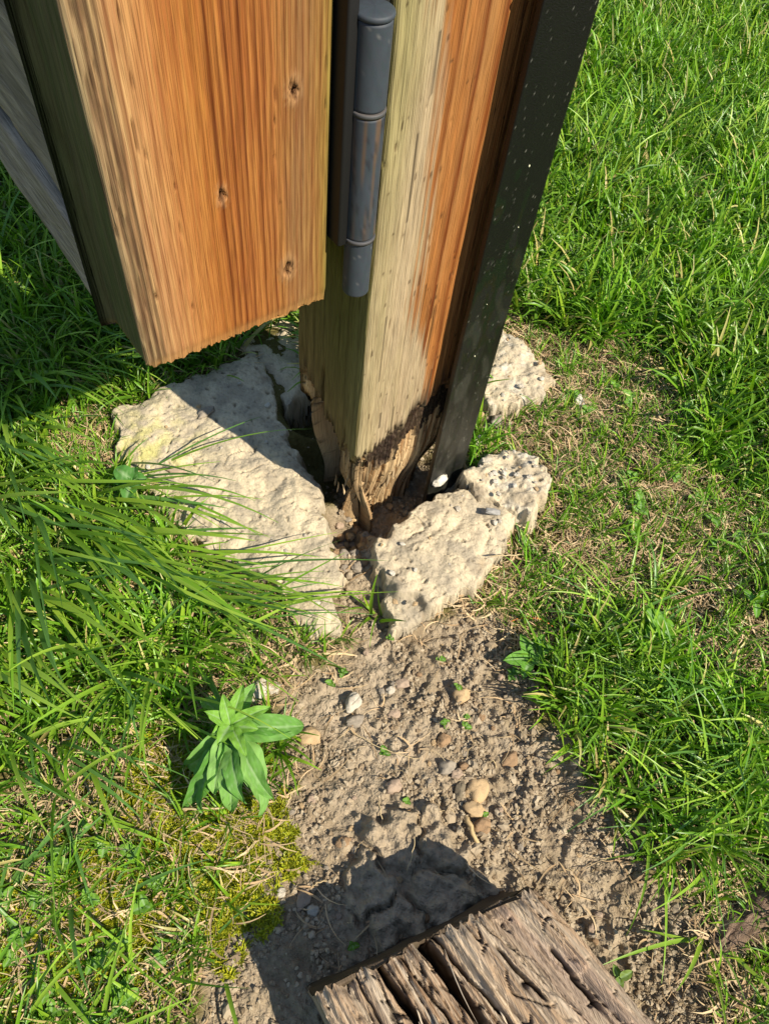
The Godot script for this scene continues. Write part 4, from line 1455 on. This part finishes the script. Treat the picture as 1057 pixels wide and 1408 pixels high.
func build_tufts() -> void:
	var lw := Vector2(0.005, 0.0092)
	# long grass on the left that hangs over the large concrete lump
	tuft(0, 600, 0.04, 26, Vector2(110, 110), 0.22, Vector2(0.17, 0.27), lw, Vector2(0.6, 1.1), Vector2(0.1, 0.7), "long grass tuft at the left edge, straight blades passing below the left concrete lump")
	tuft(-10, 690, 0.045, 30, Vector2(110, 110), 0.25, Vector2(0.18, 0.32), lw, Vector2(0.6, 1.15), Vector2(0.1, 0.6), "long straight-bladed grass tuft left of the concrete lump's lower edge")
	tuft(110, 720, 0.04, 36, Vector2(120, 85), 0.2, Vector2(0.18, 0.33), lw, Vector2(0.75, 1.2), Vector2(0.1, 0.5), "densest long grass tuft, laid along the concrete lump's lower edge")
	tuft(40, 790, 0.045, 30, Vector2(100, 120), 0.3, Vector2(0.16, 0.28), lw, Vector2(0.6, 1.1), Vector2(0.1, 0.6), "long leaning grass tuft above the leafy weed's left side")
	tuft(0, 880, 0.05, 24, Vector2(80, 140), 0.35, Vector2(0.12, 0.24), lw, Vector2(0.6, 1.1), Vector2(0.1, 0.7), "long grass tuft at the left edge level with the weed")
	tuft(235, 790, 0.03, 24, Vector2(150, 60), 0.2, Vector2(0.15, 0.27), Vector2(0.003, 0.006), Vector2(0.75, 1.2), Vector2(0.1, 0.6), "grass tuft combed right across the foot of the left concrete lump")
	tuft(170, 665, 0.03, 12, Vector2(150, 60), 0.3, Vector2(0.13, 0.24), Vector2(0.003, 0.005), Vector2(0.8, 1.1), Vector2(0.3, 0.7), "few thin blades reaching out over the middle of the left concrete lump")
	tuft(310, 840, 0.03, 24, Vector2(150, 30), 0.3, Vector2(0.09, 0.19), Vector2(0.0025, 0.0045), Vector2(0.7, 1.2), Vector2(0.1, 0.7), "fine grass tuft beside the lump's lowest corner, tips over the soil channel")
	tuft(190, 930, 0.04, 26, Vector2(60, 130), 0.6, Vector2(0.1, 0.2), Vector2(0.003, 0.006), Vector2(0.3, 0.9), Vector2(0.6, 1.3), "grass tuft just left of the leafy weed, blades falling towards the moss")
	tuft(90, 500, 0.04, 24, Vector2(150, 90), 0.35, Vector2(0.1, 0.2), Vector2(0.003, 0.006), Vector2(0.6, 1.1), Vector2(0.2, 0.8), "sunlit grass tuft under the gate's lower left corner")
	tuft(10, 540, 0.045, 24, Vector2(100, 120), 0.35, Vector2(0.12, 0.2), lw, Vector2(0.6, 1.1), Vector2(0.1, 0.7), "grass tuft at the left edge on the border of the gate's shadow")
	tuft(30, 400, 0.07, 26, Vector2(120, 70), 0.6, Vector2(0.12, 0.2), Vector2(0.003, 0.006), Vector2(0.3, 0.9), Vector2(0.5, 1.2), "shaded grass tuft below the grey boards")
	tuft(130, 470, 0.06, 22, Vector2(120, 60), 0.6, Vector2(0.1, 0.18), Vector2(0.003, 0.005), Vector2(0.3, 0.9), Vector2(0.5, 1.2), "shaded grass tuft behind the gate's lower left corner")
	tuft(60, 1040, 0.05, 18, Vector2(110, 120), 0.7, Vector2(0.09, 0.19), Vector2(0.0035, 0.006), Vector2(0.4, 1.1), Vector2(0.5, 1.1), "loose grass tuft at the left edge below the long grass")
	tuft(60, 1180, 0.05, 16, Vector2(110, 60), 1.2, Vector2(0.06, 0.14), Vector2(0.003, 0.005), Vector2(0.5, 1.2), Vector2(0.4, 1.0), "sparse grass tuft on the moss at the left edge")
	tuft(100, 1330, 0.06, 20, Vector2(110, 20), 1.4, Vector2(0.06, 0.14), Vector2(0.003, 0.005), Vector2(0.5, 1.2), Vector2(0.4, 1.0), "sparse grass tuft at the lower left corner")
	tuft(240, 1330, 0.05, 14, Vector2(60, -60), 1.4, Vector2(0.05, 0.12), Vector2(0.003, 0.0045), Vector2(0.5, 1.2), Vector2(0.4, 1.0), "sparse grass tuft between the moss and the timber's shadow")
	tuft(270, 900, 0.012, 9, Vector2(60, 130), 0.5, Vector2(0.1, 0.17), Vector2(0.003, 0.006), Vector2(0.5, 1.0), Vector2(0.2, 0.8), "few bright blades growing up through the leafy weed")
	# the dense tuft on the right
	tuft(980, 1000, 0.045, 60, Vector2(-120, 30), 0.9, Vector2(0.07, 0.14), Vector2(0.0022, 0.0042), Vector2(0.3, 1.0), Vector2(0.6, 1.4), "dense dark green grass tuft spilling over the right edge of the soil")
	tuft(1010, 1080, 0.045, 50, Vector2(-120, 40), 0.8, Vector2(0.07, 0.14), Vector2(0.0022, 0.0042), Vector2(0.4, 1.1), Vector2(0.5, 1.3), "dense grass tuft at the right edge with blades combed left")
	tuft(900, 950, 0.04, 44, Vector2(-120, -20), 1.3, Vector2(0.05, 0.11), Vector2(0.002, 0.004), Vector2(0.3, 1.0), Vector2(0.6, 1.4), "fine curling grass tuft right of the small seedling")
	tuft(840, 1030, 0.025, 20, Vector2(-90, 60), 0.8, Vector2(0.05, 0.1), Vector2(0.002, 0.0035), Vector2(0.4, 1.1), Vector2(0.8, 1.6), "thin tuft whose blades curl down onto the bare soil at right")
	tuft(930, 1140, 0.035, 30, Vector2(-60, 110), 0.8, Vector2(0.06, 0.13), Vector2(0.0022, 0.004), Vector2(0.4, 1.1), Vector2(0.6, 1.3), "grass tuft hanging towards the timber from the right edge")
	tuft(965, 1290, 0.008, 7, Vector2(0, 110), 1.0, Vector2(0.06, 0.12), Vector2(0.003, 0.0055), Vector2(0.6, 1.2), Vector2(0.2, 0.7), "sparse yellowish grass shoot on the soil by the lower right corner", "", 0.4)
	tuft(900, 870, 0.05, 34, Vector2(-90, -60), 1.5, Vector2(0.05, 0.11), Vector2(0.0025, 0.0045), Vector2(0.3, 1.0), Vector2(0.5, 1.3), "bright grass tuft above the dense right tuft, mixed with broad leaves")
	tuft(725, 770, 0.012, 10, Vector2(60, -90), 1.3, Vector2(0.04, 0.09), Vector2(0.002, 0.004), Vector2(0.5, 1.2), Vector2(0.2, 0.9), "small grass tuft at the right end of the front concrete lump")
	tuft(860, 850, 0.02, 12, Vector2(-110, 10), 0.5, Vector2(0.08, 0.14), Vector2(0.002, 0.0035), Vector2(0.7, 1.2), Vector2(0.3, 0.8), "low grass tuft stretching left towards the front concrete lump")
	tuft(770, 250, 0.09, 60, Vector2(60, -60), 1.5, Vector2(0.08, 0.17), Vector2(0.003, 0.005), Vector2(0.2, 0.9), Vector2(0.5, 1.3), "tall lush grass tuft touching the black bar's right side")
	tuft(930, 200, 0.10, 60, Vector2(60, -60), 1.5, Vector2(0.08, 0.17), Vector2(0.003, 0.005), Vector2(0.2, 0.9), Vector2(0.5, 1.3), "tall lush grass tuft at the middle of the upper right lawn")
	tuft(960, 60, 0.12, 60, Vector2(60, -60), 1.5, Vector2(0.09, 0.18), Vector2(0.003, 0.005), Vector2(0.2, 0.9), Vector2(0.5, 1.3), "tall pale grass tuft at the top right corner of the lawn", "", 0.3)

# ------------------------------------------------------------------ weeds

func leaf(long: float, wide: float, bend: float, wave: float, tint: Color, vein: Color, round_tip := 1.0) -> ArrayMesh:      # lies along +x, face up
	var nx := 25 if long > 0.03 else 11
	var nz := 13 if long > 0.03 else 7
	var v := PackedVector3Array()
	var c := PackedColorArray()
	var ph := rng.randf() * 6.0
	for j in nz:
		var s := j / (nz - 1.0) * 2.0 - 1.0
		var y := 0.0
		var x := 0.0
		for i in nx:
			var t := i / (nx - 1.0)
			var a := -bend * t * t
			if i > 0:
				x += cos(a) * long / (nx - 1)
				y += sin(a) * long / (nx - 1)
			var w := wide * 0.5 * pow(sin(PI * pow(clampf(t, 0.004, 0.996), 0.75)), 0.8 * round_tip) + 0.0006 * (1.0 - t)
			var ruffle := wave * wide * absf(s) * (sin(t * 11.0 + ph + (2.0 if s > 0 else 0.0)) + 0.5 * sin(t * 23.0 + ph * 2.0))
			var vein_t := smooth(0.14, 0.0, absf(s))
			var side_v := smooth(0.25, 0.0, absf(fposmod(t * 7.0 - absf(s) * 0.9, 1.0) - 0.5) * 2.0 - 0.0) * 0.35
			v.append(Vector3(x, y + absf(s) * wide * 0.16 + ruffle - 0.012 * long * vein_t - 0.02 * long * side_v, s * w))
			var col := tint.lerp(vein, 0.85 * vein_t * (1.0 - 0.5 * t) + side_v * 0.9)
			var f := 1.0 + 0.18 * n1.get_noise_2d(x * 160.0 + ph * 10.0, s * 3.0)
			c.append(Color(col.r * f, col.g * f, col.b * f))
	return grid(nx, nz, v, c, true)

func stem(parent: Node3D, from: Vector3, to: Vector3, r: float, tint: Color) -> void:
	var v := PackedVector3Array()
	var c := PackedColorArray()
	var dir := (to - from).normalized()
	var a := dir.cross(Vector3(0.2, 0.1, 0.97)).normalized()
	var b := dir.cross(a)
	for j in 6:
		var t := j / 5.0
		var bow := Vector3(0, 0.06 * from.distance_to(to) * sin(t * PI), 0)
		for i in 7:
			var ph := TAU * i / 7.0
			v.append(from.lerp(to, t) + bow + (a * cos(ph) + b * sin(ph)) * r * (1.0 - 0.4 * t))
			c.append(tint)
	part("stem", grid(7, 6, v, c, false, true), leaf_mat, parent)

func set_leaf(parent: Node3D, m: Mesh, at: Vector3, az: float, pitch: float, roll: float) -> void:
	var o := part("leaf", m, weed_mat, parent)
	o.transform = Transform3D(Basis(Vector3.UP, -az) * Basis(Vector3(0, 0, 1), pitch) * Basis(Vector3(1, 0, 0), roll), at)

func build_weeds() -> void:
	var g1 := lit(160, 212, 112, 0.64)
	var g2 := lit(104, 166, 68, 0.6)
	var gv := lit(190, 224, 164, 0.6)
	# the broad-leaved weed: a crown of long leaves hanging towards the viewer
	var base := px(286, 930)
	base.y = level(base.x, base.z)
	var w := thing("leafy_weed", "broad-leaved weed with long drooping leaves over the moss edge", "weed", base)
	var crown := px(318, 1000, 0.06) - base
	stem(w, Vector3(0, -0.005, 0), crown, 0.0032, g1)
	# direction of each leaf from the crown in the picture's plane, length, width, pitch at its root, bend
	for q in [[-16, 110, 0.088, 0.024, 0.0, 1.0], [38, 112, 0.094, 0.027, 0.1, 0.95], [-52, 92, 0.092, 0.024, -0.1, 0.9], [-84, 44, 0.085, 0.024, -0.1, 1.1], [96, 14, 0.082, 0.026, 0.45, 1.2], [60, 80, 0.085, 0.022, 0.2, 1.1], [8, 90, 0.075, 0.02, 0.35, 1.1], [84, -16, 0.07, 0.02, 0.5, 1.1], [-34, 70, 0.07, 0.02, 0.3, 1.2], [-70, 74, 0.1, 0.023, -0.25, 0.7], [20, -60, 0.05, 0.016, 0.6, 0.8], [-40, -40, 0.06, 0.018, 0.4, 0.9]]:
		var d := px(318 + q[0], 1000 + q[1], 0.06) - px(318, 1000, 0.06)
		set_leaf(w, leaf(q[2], q[3], q[5], 0.13, g1.lerp(g2, rng.randf()), gv, 0.8), crown + Vector3(0, -0.004, 0), atan2(d.z, d.x) + rng.randf_range(-0.22, 0.22), q[4] - 0.35 + rng.randf_range(-0.2, 0.2), rng.randf_range(-0.7, 0.7))
	for k in 8:
		set_leaf(w, leaf(rng.randf_range(0.022, 0.046), 0.013, 0.9, 0.08, lit(150, 206, 80, 0.6), gv), crown + Vector3(0, 0.002 + 0.001 * k, 0), k * 2.4, rng.randf_range(0.3, 0.9), 0.0)
	# the pale small weed on the left lump's edge
	rosette(184, 668, 0.05, 9, Vector2(0.016, 0.028), 0.9, lit(112, 176, 84, 0.55), "small pale green weed standing at the left edge of the large concrete lump", "weed")
	# seedling on the soil at right
	rosette(728, 905, 0.018, 6, Vector2(0.022, 0.036), 0.35, lit(134, 196, 76, 0.6), "small star-shaped seedling on the soil left of the right grass", "seedling")
	rosette(706, 925, 0.008, 7, Vector2(0.006, 0.011), 0.7, lit(120, 174, 70, 0.55), "tiny round-leaved sprout just left of the star-shaped seedling", "seedling")
	rosette(905, 860, 0.03, 5, Vector2(0.016, 0.026), 1.0, lit(140, 200, 50, 0.6), "bright yellow-green broad-leaved weed in the right grass", "weed")
	rosette(1000, 430, 0.03, 7, Vector2(0.018, 0.03), 0.9, lit(130, 196, 70, 0.55), "light green broad-leaved weed in the right lawn", "weed")
	rosette(1030, 835, 0.02, 3, Vector2(0.02, 0.034), 0.3, lit(134, 196, 60, 0.6), "broad upright-leaved weed at the right edge above the dense tuft", "weed")
	rosette(850, 1345, 0.01, 3, Vector2(0.012, 0.018), 0.5, lit(150, 180, 84, 0.55), "withering little leaf lying right of the timber", "weed")
	for q in [[536, 877], [612, 998], [640, 985], [628, 945], [605, 905], [528, 1035], [560, 1102], [485, 1300], [665, 1120], [455, 940], [470, 925], [640, 1000]]:
		rosette(q[0], q[1], 0.006, 4, Vector2(0.004, 0.008), 0.8, lit(140, 190, 60, 0.55), "tiny two-leaved sprout on the bare soil", "seedling", "tiny sprouts scattered over the bare soil")
	for k in 46:
		var u := rng.randf_range(700, 1050)
		var v := rng.randf_range(330, 760)
		rosette(u, v, 0.015, 3, Vector2(0.008, 0.015), 0.95, lit(150, 205, 72, 0.6), "small round-leaved clover in the thin lawn right of the bar", "clover", "clover leaves in the thin lawn right of the bar")
	for k in 24:
		var u := rng.randf_range(10, 230)
		var v := rng.randf_range(1130, 1400)
		rosette(u, v, 0.012, 3, Vector2(0.008, 0.014), 0.95, lit(150, 205, 72, 0.6), "small round-leaved clover among the moss at lower left", "clover", "clover leaves among the moss at lower left")
	# the speck of a yellow flower
	var fp := px(817, 908, 0.003)
	var fl := thing("yellow_flower", "tiny yellow flower bud in the grass right of the seedling", "flower", fp)
	var ym := StandardMaterial3D.new()
	ym.albedo_color = Color(0.95, 0.78, 0.05)
	ym.roughness = 0.6
	for k in 5:
		var o := part("petal", leaf(0.0045, 0.003, 0.5, 0.0, Color.WHITE, Color.WHITE), ym, fl)
		o.transform = Transform3D(Basis(Vector3.UP, k * TAU / 5.0) * Basis(Vector3(0, 0, 1), 0.9), Vector3.ZERO)
	stem(fl, Vector3(0, -0.022, 0), Vector3.ZERO, 0.0006, g2)

func rosette(u: float, v: float, high: float, count: int, long: Vector2, blunt: float, tint: Color, label: String, category: String, group := "") -> void:
	var p := px(u, v, GROUND + high)
	p.y = level(p.x, p.z)
	if not free_of_things(p.x, p.z, 0.0) and u > 300:
		return
	var w := thing("small_weed" if category == "weed" else category, label, category, p, 0.0, group)
	stem(w, Vector3(0, -0.004, 0), Vector3(0, high, 0), 0.0008, tint)
	var a0 := rng.randf() * 6.0
	for k in count:
		var l := rng.randf_range(long.x, long.y)
		var c := tint.lerp(lit(84, 144, 50, 0.6), rng.randf() * 0.4)
		set_leaf(w, leaf(l, l * (0.3 + 0.5 * blunt), rng.randf_range(0.3, 0.9), 0.04, c, lit(190, 224, 164, 0.6), 0.9 - 0.3 * blunt), Vector3(0, high - 0.002 * (k % 3), 0), a0 + k * 2.4, rng.randf_range(0.1, 0.55), rng.randf_range(-0.2, 0.2))

# ------------------------------------------------------------------ litter

func stick(u0: float, v0: float, u1: float, v1: float, lift: float, thick: float, tint: Color, label: String, category: String, bow := 0.0) -> void:
	var a := px(u0, v0, GROUND + lift)
	var b := px(u1, v1, GROUND + lift)
	a.y = level(a.x, a.z) + lift
	b.y = level(b.x, b.z) + lift
	var o := MeshInstance3D.new()
	o.name = numbered("dry_stem")
	var mid := (a + b) * 0.5
	var dir := (b - a).normalized()
	var s1 := dir.cross(Vector3.UP).normalized()
	var v := PackedVector3Array()
	var c := PackedColorArray()
	for j in 12:
		var t := j / 11.0
		var r := thick * 0.5 * (1.0 - 0.35 * t) * (0.3 if j == 0 or j == 11 else 1.0) * (1.0 + 0.08 * n1.get_noise_1d(t * 9.0 + u0))
		var p := a.lerp(b, t) - mid + s1 * (bow * sin(t * PI) + 0.0015 * n1.get_noise_1d(t * 4.0 + v0)) + Vector3(0, maxf(0.0, 0.004 * sin(t * PI)), 0)
		for i in 6:
			var ph := TAU * i / 6.0
			v.append(p + s1 * (r * cos(ph)) + Vector3(0, r * sin(ph), 0))
			var f := 1.0 + 0.2 * n1.get_noise_2d(t * 20.0, i * 3.0)
			c.append(Color(tint.r * f, tint.g * f, tint.b * f))
	o.mesh = grid(6, 12, v, c, true, true)
	o.material_override = straw_mat
	o.position = mid
	tag(o, label, category)
	add_child(o)

func build_litter() -> void:
	var straw := lit(214, 192, 146, 0.7)
	var brown := lit(150, 122, 86, 0.7)
	stick(638, 1122, 660, 1168, 0.004, 0.006, lit(206, 178, 128, 0.7), "thick tan dry stick below the largest pebble on the soil", "stick")
	stick(478, 1002, 578, 1046, 0.003, 0.0012, straw, "thin pale stem curving right from the two touching pebbles", "dry stem", 0.006)
	stick(500, 1000, 520, 1045, 0.003, 0.0012, brown, "thin brown stem dropping from the two touching pebbles", "dry stem")
	stick(520, 1100, 525, 1140, 0.003, 0.0014, straw, "short pale stem on the soil below the lone pinkish pebble", "dry stem")
	stick(405, 1080, 392, 1120, 0.003, 0.0014, straw, "short stem on the soil beside the leafy weed's lowest leaf", "dry stem")
	stick(430, 905, 490, 900, 0.004, 0.004, straw, "pale flat straw at the top end of the soil near the left lump", "dry stem")
	stick(760, 860, 700, 855, 0.006, 0.0022, lit(214, 130, 70, 0.7), "reddish dry blade beside the front concrete lump's right side", "dry stem", 0.006)
	stick(480, 797, 522, 770, 0.005, 0.002, brown, "thin root crossing the soil channel between the two concrete lumps", "root", 0.004)
	stick(672, 768, 715, 762, 0.037, 0.002, straw, "pale curled straw on the front concrete lump", "dry stem", 0.003)
	stick(240, 1112, 330, 1110, 0.012, 0.0022, straw, "long pale straw across the moss under the leafy weed", "dry stem", 0.003)
	stick(570, 1150, 560, 1200, 0.016, 0.001, straw, "hair-thin straw on the cracked mud beside the timber", "dry stem")
	stick(700, 1180, 730, 1230, 0.003, 0.0012, brown, "thin brown stem above the timber's right corner", "dry stem")
	stick(752, 1135, 790, 1085, 0.003, 0.0012, brown, "thin brown stem under the thin curling tuft", "dry stem")
	for k in 40:
		var u := rng.randf_range(400, 900)
		var v := rng.randf_range(870, 1330)
		var w := px(u, v)
		if soil_share(w.x, w.z) < 0.5 or not free_of_things(w.x, w.z, 0.0):
			continue
		var a := rng.randf() * TAU
		var l := rng.randf_range(12, 40)
		stick(u, v, u + l * cos(a), v + l * sin(a), 0.002, rng.randf_range(0.0006, 0.0014), straw.lerp(brown, rng.randf()), "tiny dry stem lying on the bare soil", "dry stem", rng.randf_range(-0.004, 0.004))
		get_child(get_child_count() - 1).set_meta("group", "tiny dry stems on the bare soil")
	# piece of bark at the lower right
	var p := px(1035, 1262, 0.0)
	var v := PackedVector3Array()
	var c := PackedColorArray()
	for j in 24:
		for i in 20:
			var s := i / 19.0 - 0.5
			var t := j / 23.0 - 0.5
			var wide := 0.045 * (1.0 - 0.5 * absf(t) + 0.15 * n1.get_noise_1d(t * 9.0))
			v.append(Vector3(s * wide, 0.02 - 0.06 * s * s - 0.02 * t * t + 0.004 * n1.get_noise_2d(s * 14.0, t * 4.0), t * 0.1))
			var col := lit(120, 100, 84).lerp(lit(186, 160, 136), clampf(0.4 + n1.get_noise_2d(s * 22.0, t * 5.0), 0.0, 1.0))
			c.append(col)
	var bk := part("bark_chip", grid(20, 24, v, c, true), wood_mat("bark"), self)
	bk.position = Vector3(p.x, level(p.x, p.z) - 0.002, p.z)
	bk.rotation.y = -0.9
	tag(bk, "curved grey-brown bark chip in the grass at the lower right edge", "bark chip")
